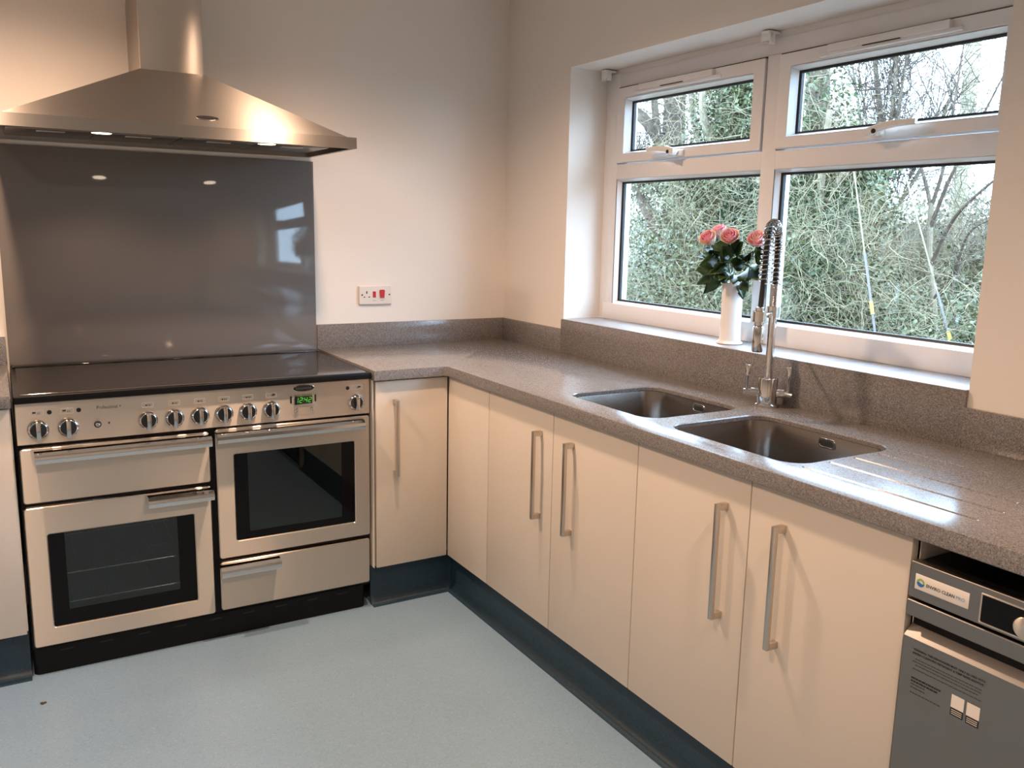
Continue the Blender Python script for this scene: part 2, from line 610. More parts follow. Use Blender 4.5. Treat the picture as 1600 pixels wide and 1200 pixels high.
def glazed(y0, y1, z0, z1, xf, name_pane):
    """slanted glazing bead, black gasket and the pane inside an opening (y0 > y1)"""
    b = B()
    o = [(y0, z0), (y1, z0), (y1, z1), (y0, z1)]
    k = 0.010
    i = [(y0 - k, z0 + k), (y1 + k, z0 + k), (y1 + k, z1 - k), (y0 - k, z1 - k)]
    b.rings([[(xf + 0.001, *p) for p in o], [(xf + 0.004, *p) for p in o], [(GX - 0.006, *p) for p in i], [(GX + 0.02, *p) for p in i],
             [(GX + 0.02, *p) for p in o], [(xf + 0.001, *p) for p in o]], False, False)
    bead = obj('glazing_bead', b, M['upvc'], w, smooth=False)
    g = 0.0065
    h = [(y0 - k - g, z0 + k + g), (y1 + k + g, z0 + k + g), (y1 + k + g, z1 - k - g), (y0 - k - g, z1 - k - g)]
    b = B()
    b.rings([[(GX - 0.008, *p) for p in i], [(GX - 0.004, *p) for p in h], [(GX + 0.008, *p) for p in h], [(GX + 0.008, *p) for p in i], [(GX - 0.008, *p) for p in i]], False, False)
    obj('gasket', b, M['gasket'], w, smooth=False)
    b = B(); b.box(GX - 0.002, GX + 0.002, y0 - k, y1 + k, z0 + k, z1 - k)
    obj('glass_pane', b, M['glass'], w, smooth=False)

glazed(-0.574, -1.345, 1.096, 1.592, FXF, 'pane')
glazed(-1.405, -2.176, 1.096, 1.592, FXF, 'pane')
for y0, y1 in ((-0.578, -1.341), (-1.409, -2.172)):
    b = B()
    b.plate(y0, y1, 1.654, 1.941, 'x', 0.240, FXF - 0.010, 0.002, 0.003, (y0 - 0.040, y1 + 0.040, 1.689, 1.899, 0.001), 1)
    s = obj('sash', b, M['upvc'], w)
    glazed(y0 - 0.040, y1 + 0.040, 1.689, 1.899, FXF - 0.010, 'pane')
    b = B()
    b.box(FXF - 0.003, FXF + 0.004, y0 + 0.0005, y0 + 0.0042, 1.654, 1.945)
    b.box(FXF - 0.003, FXF + 0.004, y1 - 0.0035, y0 + 0.0042, 1.9412, 1.9445)
    obj('gap_shade_strip', b, M['gasket'], w, smooth=False)  # dark strips put in for the shade in the sash gap, left and top
# trickle vents on the sash heads
for y0, y1 in ((-0.72, -1.12), (-1.60, -1.985)):
    b = B()
    b.box(FXF - 0.028, FXF - 0.009, y0, y1, 1.916, 1.938, 0.003)
    b.box(FXF - 0.024, FXF - 0.009, y0 + 0.03, y1 - 0.03, 1.906, 1.917, 0.003)
    v = obj('trickle_vent', b, M['upvc'], w)
    b = B(); b.box(FXF - 0.0285, FXF - 0.02, (y0 + y1) / 2 + 0.07, (y0 + y1) / 2 - 0.05, 1.9145, 1.9165)
    obj('vent_slider', b, M['dark'], v)
# handles
def whandle(yb, tip):
    s = 1 if tip > yb else -1
    b = B()
    b.box(FXF - 0.024, FXF - 0.009, yb + s * 0.018, yb - s * 0.028, 1.658, 1.680, 0.004)
    x = FXF - 0.046
    prof = []
    n = 9
    for i in range(n):
        t = i / (n - 1)
        y = yb - s * 0.016 + (tip - yb + s * 0.016) * t
        zc = 1.672 + 0.018 * math.sin(min(t * 1.6, 1) * PI / 2)
        hh = 0.012 - 0.005 * t
        th = 0.010 - 0.004 * t
        prof.append([(x + th * a, y, zc + hh * c) for a, c in ((-1, -.6), (-1, .6), (-.6, 1), (.6, 1), (1, .6), (1, -.6), (.6, -1), (-.6, -1))])
    b.rings(prof)
    b.cyl((FXF - 0.02, yb, 1.672), (FXF - 0.04, yb, 1.672), 0.010)
    h = obj('window_handle', b, M['whiteplastic'], w)
    b = B(); b.cyl((x - 0.0115, yb + s * 0.012, 1.674), (x - 0.008, yb + s * 0.012, 1.674), 0.0065)
    obj('lock_barrel', b, M['dark'], h)
whandle(-0.955, -0.815)
whandle(-1.795, -1.93)

# stone sill
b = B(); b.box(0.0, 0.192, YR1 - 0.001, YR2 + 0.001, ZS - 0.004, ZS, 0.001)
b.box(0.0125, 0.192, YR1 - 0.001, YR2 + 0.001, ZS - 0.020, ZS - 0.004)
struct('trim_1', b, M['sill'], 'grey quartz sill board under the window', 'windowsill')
# blind brackets
for i, y in enumerate((-0.53, -1.375)):
    t = thing('blind_bracket', ('small white plastic blind bracket in the top left corner of the window', 'small white plastic blind bracket above the middle bar of the window')[i], 'bracket', (0.165, y, 2.0))
    b = B()
    b.box(0.135, 0.186, y - 0.016, y + 0.016, 2.004, 2.012, 0.002)
    obj('base_plate', b, M['whiteplastic'], t)
    b = B()
    b.box(0.138, 0.146, y - 0.020, y + 0.020, 1.982, 2.006, 0.002)
    b.box(0.140, 0.160, y - 0.020, y - 0.012, 1.972, 2.006, 0.002)
    b.box(0.140, 0.160, y + 0.012, y + 0.020, 1.972, 2.006, 0.002)
    b.box(0.140, 0.150, y - 0.004, y + 0.004, 1.974, 1.99, 0.002)
    obj('clip', b, M['whiteplastic'], t)

# ------------------------------------------------------------------ worktops
S1 = (-0.497, -0.148, -1.666, -1.266)
S2 = (-0.507, -0.157, -2.176, -1.744)
SR = 0.058
GROOVES = [(-0.497, -2.190, -2.586), (-0.412, -2.190, -2.583), (-0.328, -2.190, -2.56), (-0.243, -2.190, -2.53), (-0.170, -2.190, -2.42)]
WEND = -3.16
t = thing('worktop', 'L-shaped grey speckled quartz worktop running under the window', 'worktop', (-0.3, -1.2, H - T))
bm = bmesh.new()
r0 = 0.006
out = [(XC + 0.0015, 0.0), (0.0, 0.0), (0.0, WEND), (-DW, WEND)]
# inside corner with a small radius
cr = 0.012
cx, cy = -DW - cr, -DB - cr
out += [(cx + cr * math.cos(a), cy + cr * math.sin(a)) for a in np.linspace(0, PI / 2, 5)]
out += [(XC + 0.0015, -DB)]
def inset(poly, d):
    res = []
    n = len(poly)
    A = sum(poly[i][0] * poly[(i + 1) % n][1] - poly[(i + 1) % n][0] * poly[i][1] for i in range(n))
    s = 1 if A > 0 else -1
    for i in range(n):
        p0, p1, p2 = (Vector(poly[(i + k) % n]) for k in (-1, 0, 1))
        d1, d2 = (p1 - p0).normalized(), (p2 - p1).normalized()
        n1, n2 = Vector((-d1.y, d1.x)) * s, Vector((-d2.y, d2.x)) * s
        m = (n1 + n2)
        m = m / max(m.dot(n1), 0.2)
        q = p1 + m * d
        res.append((q.x, q.y))
    return res
def loop(pts, z):
    vs_ = [bm.verts.new((x, y, z)) for x, y in pts]
    es_ = [bm.edges.new((vs_[i], vs_[(i + 1) % len(vs_)])) for i in range(len(vs_))]
    return vs_, es_
def bridge(a, b_):
    n = len(a)
    for i in range(n):
        j = (i + 1) % n
        bm.faces.new((a[i], a[j], b_[j], b_[i]))
edges = []
v0, e0 = loop(inset(out, 0.003), H)
edges += e0
prev = v0
for d, z in ((0.0009, H - 0.0009), (0.0, H - 0.003), (0.0, H - T + 0.002), (0.002, H - T)):
    vv, ee = loop(inset(out, d) if d else out, z)
    bridge(prev, vv)
    prev = vv
bot_edges = list(ee)
for s_ in (S1, S2):
    rr = rrect(*s_, SR, 8)
    rb = rrect(s_[0] - 0.003, s_[1] + 0.003, s_[2] - 0.003, s_[3] + 0.003, SR + 0.003, 8)
    va, ea = loop(rb, H)
    vb, _ = loop(rr, H - 0.003)
    vc, _ = loop(rr, H - 0.013)
    bridge(va, vb)
    bridge(vb, vc)
    vd, _ = loop(rrect(s_[0] - 0.03, s_[1] + 0.03, s_[2] - 0.03, s_[3] + 0.03, SR + 0.03, 8), H - 0.013)
    ve, ec = loop(rrect(s_[0] - 0.03, s_[1] + 0.03, s_[2] - 0.03, s_[3] + 0.03, SR + 0.03, 8), H - T)
    bridge(vc, vd)
    bridge(vd, ve)
    edges += ea
    bot_edges += ec
for gx, ya, yb in GROOVES:
    hw = 0.0045
    pts = [(gx - hw, ya), (gx + hw, ya), (gx + hw, yb), (gx, yb - hw), (gx - hw, yb)]
    vg, eg = loop(pts, H)
    edges += eg
    c0 = bm.verts.new((gx, ya - 0.001, H - 0.0055))
    c1 = bm.verts.new((gx, yb + 0.004, H - 0.0035))
    bm.faces.new((vg[1], vg[2], c1, c0))
    bm.faces.new((vg[4], vg[0], c0, c1))
    bm.faces.new((vg[0], vg[1], c0))
    bm.faces.new((vg[2], vg[3], c1))
    bm.faces.new((vg[3], vg[4], c1))
bmesh.ops.triangle_fill(bm, edges=edges, use_beauty=True, normal=(0, 0, 1))
bmesh.ops.triangle_fill(bm, edges=bot_edges, use_beauty=True, normal=(0, 0, -1))
b = B(); b.bm.free(); b.bm = bm
obj('slab', b, M['stone'], t, smooth=True, angle=25)
b = B()
b.box(XC + 0.0015, 0.011, 0.0, 0.011, H - 0.004, ZU, 0.0015)
obj('upstand', b, M['stone'], t)
b = B()
b.box(0.0, 0.011, 0.0, YR1, H - 0.004, ZU, 0.0015)
b.box(0.0, 0.011, YR1 + 0.0005, YR2 - 0.0005, H - 0.004, ZS - 0.0042, 0.0004)
b.box(0.0, 0.011, YR2, WEND, H - 0.004, ZU, 0.0015)
obj('upstand', b, M['stone'], t)
t = thing('worktop', 'short grey quartz worktop left of the range cooker', 'worktop', (-2.3, -0.3, H - T))
b = B(); b.box(-2.6, XL - 0.001, -DB, 0.011, H - T, H, 0.003)
obj('slab', b, M['stone'], t)
b = B(); b.box(-2.6, XL - 0.001, 0.0, 0.011, H, ZU, 0.0015)
obj('upstand', b, M['stone'], t)

# ------------------------------------------------------------------ cabinets
def handle_bm(p, axis):
    """bar handle; p = (along the door face, z0, z1); axis 'x' face looks to -x, 'y' face looks to -y"""
    u, z0, z1, face = p
    bars = B()
    posts = []
    hw = 0.0065
    def bx(bb, o0, o1, za, zb, bev=0.0012):
        if axis == 'x':
            bb.box(face - o1, face - o0, u - hw, u + hw, za, zb, bev)
        else:
            bb.box(u - hw, u + hw, face - o1, face - o0, za, zb, bev)
    bx(bars, 0.024, 0.033, z0, z1)
    for za, zb in ((z0, z0 + 0.016), (z1 - 0.016, z1)):
        pb = B()
        bx(pb, 0.0, 0.0245, za, zb)
        posts.append(pb)
    return bars, posts

def door(parent, axis, a0, a1, hu=None):
    g = 0.0015
    a0, a1 = sorted((a0, a1))
    b = B()
    if axis == 'x':
        b.box(FX, FX + 0.019, a0 + g, a1 - g, ZB, 0.848, 0.0012)
    else:
        b.box(a0 + g, a1 - g, FB, FB + 0.019, ZB, 0.848, 0.0012)
    d = obj('door', b, M['door'], parent)
    if hu is not None:
        bars, posts = handle_bm((hu, 0.501, 0.781, FX if axis == 'x' else FB), axis)
        obj('handle', bars, M['nickel'], d, label='brushed nickel bar handle')
        for pb in posts:
            obj('handle_post', pb, M['nickel'], d)
    return d

def carcass(parent, x0, x1, y0, y1, top=0.8525):
    b = B(); b.box(x0, x1, y0, y1, ZB + 0.002, top)
    obj('carcass', b, M['carcass'], parent, smooth=False)

t = thing('base_cabinet', 'narrow white base cabinet beside the range cooker with one bar handle', 'cabinet', (-0.73, -0.3, ZB))
carcass(t, XC + 0.004, -0.581, FB + 0.021, -0.001)
door(t, 'y', XC + 0.010, -0.581, -0.7925)
b = B(); b.box(XC + 0.001, XC + 0.0035, FB + 0.004, -0.001, ZB, 0.8525)
obj('side_panel', b, M['carcass'], t)
t = thing('base_cabinet', 'white corner base cabinet with a plain door and no handle', 'cabinet', (-0.3, -0.75, ZB))
carcass(t, FX + 0.021, -0.001, -0.924, -0.002)
door(t, 'x', FB - 0.001, -0.925)
t = thing('base_cabinet', 'double white base cabinet under the far sink bowl', 'cabinet', (-0.3, -1.326, ZB))
carcass(t, FX + 0.021, -0.001, -1.726, -0.926, 0.655)
door(t, 'x', -0.925, -1.325, -1.2595)
door(t, 'x', -1.325, -1.7275, -1.4310)
t = thing('base_cabinet', 'double white base cabinet under the near sink bowl beside the dishwasher', 'cabinet', (-0.3, -2.124, ZB))
carcass(t, FX + 0.021, -0.001, -2.5225, -1.7285, 0.655)
door(t, 'x', -1.7275, -2.125, -2.0535)
door(t, 'x', -2.125, -2.5225, -2.2245)
b = B(); b.box(FX + 0.020, -0.001, -2.5255, -2.5235, 0.0, 0.8525)
obj('side_panel', b, M['carcass'], t)
t = thing('base_cabinet', 'white base cabinet on the left side of the range cooker', 'cabinet', (-2.3, -0.3, ZB))
carcass(t, -2.6, XL - 0.004, FB + 0.021, -0.001)
door(t, 'y', -2.6, XL - 0.006)
b = B(); b.box(-0.575, -0.001, WEND, WEND + 0.018, 0.0, 0.8525, 0.001)
o = obj('end_panel', b, M['door'], None, (-0.3, WEND, 0))
tag(o, 'white end panel on the right of the dishwasher', 'panel')

# ------------------------------------------------------------------ sinks
def sink(s_, label):
    x0, x1, y0, y1 = s_
    t = thing('sink_bowl', label, 'sink', ((x0 + x1) / 2, (y0 + y1) / 2, 0.67))
    zt = H - 0.0136
    k = 0.006
    rings = []
    for d, z in ((-0.022, zt), (-0.006, zt), (-0.0045, zt - 0.003), (-0.004, 0.725), (0.001, 0.700), (0.010, 0.687), (0.026, 0.679), (0.07, 0.675)):
        rings.append([(x, y, z) for x, y in rrect(x0 + d, x1 - d, y0 + d, y1 - d, max(SR - d, 0.02), 8)])
    b = B()
    b.rings(rings, False, False)
    cxs, cys = (x0 + x1) / 2, (y0 + y1) / 2
    last = b.bm.verts[:] if False else None
    b.bm.verts.ensure_lookup_table()
    n = len(rings[0])
    ring = [b.bm.verts[len(rings) * n - n + i] for i in range(n)]
    dr = [b.bm.verts.new((cxs + 0.045 * math.cos(2 * PI * (i + 4.5) / n), cys + 0.045 * math.sin(2 * PI * (i + 4.5) / n), 0.673)) for i in range(n)]
    for i in range(n):
        j = (i + 1) % n
        b.bm.faces.new((ring[i], ring[j], dr[j], dr[i]))
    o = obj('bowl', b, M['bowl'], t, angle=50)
    m = o.modifiers.new('sheet', 'SOLIDIFY')
    m.thickness = 0.001
    m.offset = 0
    b = B()
    b.lathe([(0.0, 0.668), (0.028, 0.668), (0.034, 0.674), (0.045, 0.6745), (0.045, 0.668)], (cxs, cys, 0))
    obj('drain', b, M['chrome'], t)
    yo = y0 + (y1 - y0) * 0.471
    b = B()
    b.plate(yo - 0.026, yo + 0.026, 0.841, 0.867, 'x', x1 + 0.0045, x1 + 0.0005, 0.008, 0.001, (yo - 0.022, yo + 0.022, 0.845, 0.863, 0.006), 4)
    obj('overflow_frame', b, M['chrome'], t)
    b = B()
    b.plate(yo - 0.0215, yo + 0.0215, 0.8455, 0.8625, 'x', x1 + 0.0045, x1 + 0.002, 0.006, 0.001)
    obj('overflow_plate', b, M['bowl'], t)
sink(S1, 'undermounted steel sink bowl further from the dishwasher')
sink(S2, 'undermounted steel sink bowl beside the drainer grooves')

# ------------------------------------------------------------------ tap
TX, TY = -0.062, -1.672
DIR = Vector((-0.84, -0.543, 0)).normalized()
PER = Vector((0.68, -0.733, 0)).normalized()
t = thing('kitchen_tap', 'chrome spring neck kitchen tap with two lever handles standing behind the sinks', 'tap', (TX, TY, H))
b = B()
b.lathe([(0.036, H), (0.036, H + 0.007), (0.033, H + 0.010), (0.0285, H + 0.011), (0.0285, H + 0.082), (0.027, H + 0.085), (0.0, H + 0.086)], (TX, TY, 0), n=32)
obj('body', b, M['chrome'], t)
b = B()
b.lathe([(0.0115, H + 0.08), (0.0115, 1.160), (0.0115, 1.185)], (TX, TY, 0), n=24)
obj('column', b, M['chrome'], t)
b = B()
prof = []
z = 1.183
while z < 1.246:
    prof += [(0.0122, z), (0.0130, z + 0.0012), (0.0130, z + 0.0024), (0.0122, z + 0.0036)]
    z += 0.0040
b.lathe(prof, (TX, TY, 0), n=20)
obj('ribbed_sleeve', b, M['chrome'], t)
# spring arch
def P(rho, z):
    return Vector((TX, TY, z)) + DIR * rho
REACH = 0.165
ARC = []
for z in np.linspace(1.246, 1.335, 8):
    ARC.append(P(0.0, z))
RA = REACH / 2
for a in np.linspace(0, PI, 25)[1:]:
    ARC.append(P(RA - RA * math.cos(a), 1.335 + 0.080 * math.sin(a)))
for z in np.linspace(1.335, 1.255, 8)[1:]:
    ARC.append(P(REACH + 0.012 * (1.335 - z) / 0.08, z))
HD = P(0.2, 1.168)
hose = list(ARC) + [P(REACH + 0.02, 1.225), P(0.19, 1.20), P(0.198, 1.178)]
b = B(); b.tube(hose, 0.0078, 10)
obj('hose', b, M['hose'], t, label='black rubber hose inside the spring')
def coil(path, R, pitch, rw, n=6, per=12):
    pts = [Vector(p) for p in path]
    L = [0.0]
    for a, c in zip(pts[:-1], pts[1:]):
        L.append(L[-1] + (c - a).length)
    tot = L[-1]
    N = int(tot / pitch * per)
    side = PER
    res = []
    for i in range(N + 1):
        s = tot * i / N
        k = max(j for j in range(len(L)) if L[j] <= s + 1e-9)
        k = min(k, len(pts) - 2)
        f = (s - L[k]) / max(L[k + 1] - L[k], 1e-9)
        p = pts[k].lerp(pts[k + 1], f)
        tg = (pts[k + 1] - pts[k]).normalized()
        if 0 < k < len(pts) - 2:
            tg = (pts[min(k + 2, len(pts) - 1)] - pts[k - 1]).normalized()
        u = (side - tg * side.dot(tg)).normalized()
        v = tg.cross(u)
        a = 2 * PI * s / pitch
        res.append(p + (u * math.cos(a) + v * math.sin(a)) * R)
    return res
b = B(); b.tube(coil(ARC, 0.0138, 0.0128, 0.0019), 0.0021, 5)
obj('spring', b, M['chrome'], t, label='open chrome coil spring')
b = B()
b.lathe([(0.0135, 1.150), (0.0185, 1.151), (0.0185, 1.183), (0.0135, 1.184)], (TX, TY, 0), n=24)
b.cyl(Vector((TX, TY, 1.167)), HD - DIR * 0.012, 0.0045, n=12)
b.lathe([(0.014, 1.155), (0.0185, 1.156), (0.0185, 1.184), (0.014, 1.185)], (HD.x, HD.y, 0), n=24)
obj('spray_holder', b, M['chrome'], t)
b = B()
b.lathe([(0.008, 1.196), (0.012, 1.194), (0.0125, 1.15), (0.0130, 1.147), (0.0115, 1.144), (0.0145, 1.140), (0.0145, 1.078), (0.013, 1.074), (0.0, 1.0745)], (HD.x, HD.y, 0), n=24)
obj('spray_head', b, M['chrome'], t)
for s in (-1, 1):
    base = Vector((TX, TY, H + 0.040))
    tip = base + PER * s * 0.068 + Vector((0, 0, -0.004 if s > 0 else 0.0))
    b = B()
    b.tube([base + PER * s * 0.018, base + PER * s * 0.03, base + PER * s * 0.046, base + PER * s * 0.0465, tip], [0.013, 0.013, 0.012, 0.0085, 0.0085], 16)
    v = obj('valve', b, M['chrome'], t)
    q = base + PER * s * 0.058
    b = B()
    b.tube([q, q + Vector((0, 0, 0.014)), q + Vector((0, 0, 0.045)), q + Vector((0, 0, 0.078)), q + Vector((0, 0, 0.080))], [0.0045, 0.0045, 0.0062, 0.0085, 0.0075], 14)
    obj('lever', b, M['chrome'], v)

# ------------------------------------------------------------------ splashback
b = B(); b.box(-1.9715, -0.8765, 0.004, 0.0118, H - 0.004, 1.634, 0.0008)
o = obj('glass_splashback', b, M['splash'], None, (-1.425, 0.008, H))
tag(o, 'glossy grey glass splashback on the wall behind the range cooker', 'splashback')

# ------------------------------------------------------------------ cooker hood
HX0, HX1, HY = -1.966, -0.885, -0.509
t = thing('cooker_hood', 'stainless steel pyramid cooker hood with tall chimney above the range cooker', 'hood', (-1.425, -0.25, 1.649))
z0, z1 = 1.649, 1.686
def rc(x0, x1, y0, y1, z):
    return [(x0, y0, z), (x1, y0, z), (x1, y1, z), (x0, y1, z)]
b = B()
wl = 0.004
b.rings([rc(HX0, HX1, HY, 0.0118, z1), rc(HX0, HX1, HY, 0.0118, z0), rc(HX0 + 0.014, HX1 - 0.014, HY + 0.014, 0.0, z0),
         rc(HX0 + 0.014, HX1 - 0.014, HY + 0.014, 0.0, z0 + 0.003), rc(HX0 + wl, HX1 - wl, HY + wl, 0.005, z0 + 0.003), rc(HX0 + wl, HX1 - wl, HY + wl, 0.005, z1 - 0.003)], True, True)
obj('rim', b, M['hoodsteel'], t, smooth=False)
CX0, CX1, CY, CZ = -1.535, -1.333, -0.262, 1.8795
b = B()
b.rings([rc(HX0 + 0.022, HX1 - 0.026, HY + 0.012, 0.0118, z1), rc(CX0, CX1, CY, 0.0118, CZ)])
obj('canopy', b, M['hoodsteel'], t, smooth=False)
b = B()
b.box(CX0 + 0.001, CX1 - 0.001, CY + 0.001, 0.0118, CZ - 0.002, 2.13, 0.0015)
obj('chimney', b, M['steelz'], t)
b = B()
b.box(CX0 + 0.003, CX1 - 0.003, CY + 0.003, 0.0118, 2.10, CEIL, 0.0015)
obj('chimney_upper', b, M['steelz'], t)
xs = np.linspace(HX0 + 0.03, HX1 - 0.03, 5)
for i in range(4):
    b = B()
    xa, xb = xs[i] + 0.003, xs[i + 1] - 0.003
    b.box(xa, xb, HY + 0.194, -0.03, 1.661, 1.667, 0.002)
    f = obj('grease_filter', b, M['dish'], t)
    b = B()
    b.box((xa + xb) / 2 - 0.04, (xa + xb) / 2 + 0.04, HY + 0.225, HY + 0.25, 1.658, 1.6615, 0.001)
    obj('filter_latch', b, M['steel'], f)
b = B()
b.box(HX0 + 0.02, HX1 - 0.02, HY + 0.02, HY + 0.190, 1.6635, 1.670, 0.001)
obj('lamp_panel', b, M['dish'], t)
for lx in (-1.671, -1.155):
    b = B(); b.lathe([(0.036, 1.664), (0.036, 1.659), (0.032, 1.6565), (0.0295, 1.6575)], (lx, -0.362, 0), n=24, cap=False)
    l = obj('lamp', b, M['chrome'], t)
    b = B(); b.lathe([(0.0, 1.6570), (0.0295, 1.6570)], (lx, -0.362, 0), n=24, cap=False)
    obj('lamp_lens', b, M['lamp'], l, label='lit warm lamp lens')
# badge on the canopy slope
sl = Vector((0, CY - (HY + 0.012), CZ - z1)).normalized()
bn = Vector((0, -sl.z, sl.y))
def on_slope(x, k, out=0.0):
    return Vector((x, HY + 0.012, z1)) + sl * k + bn * out
BXc, BK = -1.369, 0.048
def oval(c, xd, up, a, h, nrm, th, n=36):
    b = B()
    R0 = [c + xd * (a * math.cos(2 * PI * i / n)) + up * (h * math.sin(2 * PI * i / n)) for i in range(n)]
    R1 = [p + nrm * th for p in R0]
    R2 = [c + (p - c) * 0.95 + nrm * (th * 1.3) for p in R0]
    b.rings([R0, R1, R2])
    return b
c = on_slope(BXc, BK)
o = obj('badge', oval(c, Vector((1, 0, 0)), sl, 0.036, 0.0115, bn, 0.002), M['chrome'], t)
obj('badge_face', oval(c + bn * 0.0024, Vector((1, 0, 0)), sl, 0.0340, 0.0102, bn, 0.0006), M['ink'], o)
text('badge_lettering', 'RANGEMASTER', c + bn * 0.0034, (1, 0, 0), sl, M['dish'], o, width=0.052, height=0.0052)

# ------------------------------------------------------------------ range cooker
YF = -0.597
t = thing('range_cooker', 'wide stainless steel range cooker with black hob and two glazed ovens', 'cooker', (-1.426, -0.3, 0))
b = B()
b.box(-1.9735, -1.956, -0.577, -0.006, 0.086, 0.862, 0.001)
b.box(-0.896, -0.8785, -0.577, -0.006, 0.086, 0.862, 0.001)
b.box(-1.956, -0.896, -0.030, -0.006, 0.086, 0.862)
b.box(-1.956, -0.896, -0.577, -0.006, 0.086, 0.150)
b.box(-1.956, -0.896, -0.577, -0.006, 0.700, 0.862)
b.box(-1.445, -1.360, -0.577, -0.006, 0.150, 0.700)
b.box(-1.956, -1.915, -0.577, -0.006, 0.150, 0.700)
b.box(-0.935, -0.896, -0.577, -0.006, 0.150, 0.700)
b.box(-1.915, -1.445, -0.577, -0.006, 0.458, 0.700)
b.box(-1.360, -0.935, -0.577, -0.006, 0.150, 0.335)
b.box(-1.360, -0.935, -0.577, -0.006, 0.642, 0.700)
obj('body', b, M['black'], t, smooth=False)
# hob
b = B()
b.box(-1.972, -0.879, -0.616, 0.003, 0.861, 0.8825, 0.004, 3)
obj('hob_surround', b, M['black'], t)
b = B(); b.plate(-1.957, -0.894, -0.598, -0.062, 'z', 0.8815, 0.8852, 0.006, 0.0012)
obj('hob_glass', b, M['hob'], t)
b = B(); b.box(-1.955, -0.896, -0.598, -0.6015, 0.8815, 0.8850, 0.0008)
obj('hob_trim', b, M['dish'], t)
b = B(); b.box(-1.965, -0.886, -0.055, 0.0, 0.8815, 0.889, 0.003)
v = obj('rear_vent', b, M['blackgloss'], t)
for i in range(7):
    xa = -1.90 + i * 0.142
    b = B(); b.box(xa, xa + 0.105, -0.0556, -0.0535, 0.8835, 0.8872)
    obj('vent_slot', b, M['dark'], v)
# control panel
b = B(); b.plate(-1.9705, -0.8805, 0.734, 0.859, 'y', -0.575, YF, 0.003, 0.002)
obj('control_panel', b, M['steel'], t)
ZK = 0.7785
KX = (-1.9135, -1.8345, -1.6125, -1.5345, -1.4575, -1.3825, -1.3060, -1.2290, -0.9340)
def knob(x):
    b = B()
    b.lathe([(0.0295, 0.0), (0.0295, 0.004), (0.0285, 0.010), (0.0265, 0.015), (0.0235, 0.0175), (0.0215, 0.0165)], (x, YF, ZK), (0, -1, 0), 32)
    k = obj('knob', b, M['chrome'], t)
    b = B()
    b.lathe([(0.0, 0.0168), (0.0215, 0.0168)], (x, YF, ZK), (0, -1, 0), 32, cap=False)
    obj('knob_face', b, M['blackgloss'], k)
    b = B()
    b.box(x - 0.0062, x + 0.0062, YF - 0.033, YF - 0.015, ZK - 0.027, ZK + 0.024, 0.002)
    obj('knob_grip', b, M['chrome'], k)
    b = B()
    n = 8
    for i in range(11):
        a = -PI * 0.75 + i * PI * 1.5 / 10 + PI / 2
        p = Vector((x + 0.0262 * math.cos(a), YF - 0.0157, ZK + 0.0262 * math.sin(a)))
        b.cyl(p, p + Vector((0, -0.0007, 0)), 0.0011, n=6)
    obj('knob_marks', b, M['ink'], k)
    return k
for i, x in enumerate(KX):
    if i == 0:
        k0 = knob(x)
        kids_index()
    else:
        kk = k0.copy(); COL.objects.link(kk); kk.parent = t; kk.location = (x - KX[0], 0, 0)
        for ch in KIDS[k0.name]:
            c2 = ch.copy(); COL.objects.link(c2); c2.parent = kk
# printed symbols over the knobs
def frame_print(x, z, w_, h_, dark_u):
    b = B(); b.plate(x - w_ / 2, x + w_ / 2, z - h_ / 2, z + h_ / 2, 'y', YF, YF - 0.0005, 0.002, 0.0001, (x - w_ / 2 + 0.0014, x + w_ / 2 - 0.0014, z - h_ / 2 + 0.0014, z + h_ / 2 - 0.0014, 0.0012), 3)
    f = obj('symbol_frame', b, M['printline'], t)
    b = B()
    if dark_u == 'dot':
        b.cyl((x - 0.004, YF, z - 0.001), (x - 0.004, YF - 0.0005, z - 0.001), 0.0026, n=12)
    else:
        b.box(x + dark_u - 0.0045, x + dark_u + 0.0045, YF - 0.0005, YF, z - 0.001, z + 0.004)
    for q in range(3):
        b.box(x + 0.001 + q * 0.003, x + 0.0022 + q * 0.003, YF - 0.0005, YF, z - 0.004, z + 0.002)
    obj('symbol', b, M['inkgrey'], f)
for i, x in enumerate(KX):
    if i < 2:
        frame_print(x - 0.001, 0.8275, 0.036, 0.0165, -0.007)
    elif i < 7:
        frame_print(x + 0.0015, 0.8265, 0.034, 0.0155, 'dot')
    elif i == 7:
        frame_print(x + 0.0015, 0.8265, 0.036, 0.0155, 0.008)
    else:
        frame_print(x + 0.006, 0.831, 0.040, 0.0155, 0.009)
for x, z in ((-1.8815, 0.8275), (-1.8035, 0.8275), (-0.9615, 0.8305)):
    b = B(); b.lathe([(0.0065, 0.0), (0.0065, 0.0012), (0.005, 0.002), (0.0, 0.0022)], (x, YF, z), (0, -1, 0), 18)
    obj('indicator_light', b, M['ink'], t)
b = B(); b.lathe([(0.0105, 0.0), (0.0105, 0.002), (0.0085, 0.003)], (-1.7545, YF, 0.779), (0, -1, 0), 22)
o = obj('light_button', b, M['blackgloss'], t)
b = B(); b.lathe([(0.0068, 0.002), (0.0068, 0.006), (0.005, 0.008), (0.002, 0.0065)], (-1.7545, YF, 0.779), (0, -1, 0), 22)
obj('button_cap', b, M['chrome'], o)
b = B(); b.lathe([(0.0028, 0.0), (0.0028, 0.0004)], (-1.723, YF, 0.781), (0, -1, 0), 12)
b.box(-1.7242, -1.7218, YF - 0.0004, YF, 0.776, 0.7785)
obj('lamp_symbol', b, M['inkgrey'], t)
text('panel_lettering', 'Professional +', (-1.7205, YF - 0.0002, 0.8305), (1, 0, 0), (0, 0, 1), M['inkgrey'], t, width=0.068, height=0.0105)
c = Vector((-1.1175, YF, 0.8425))
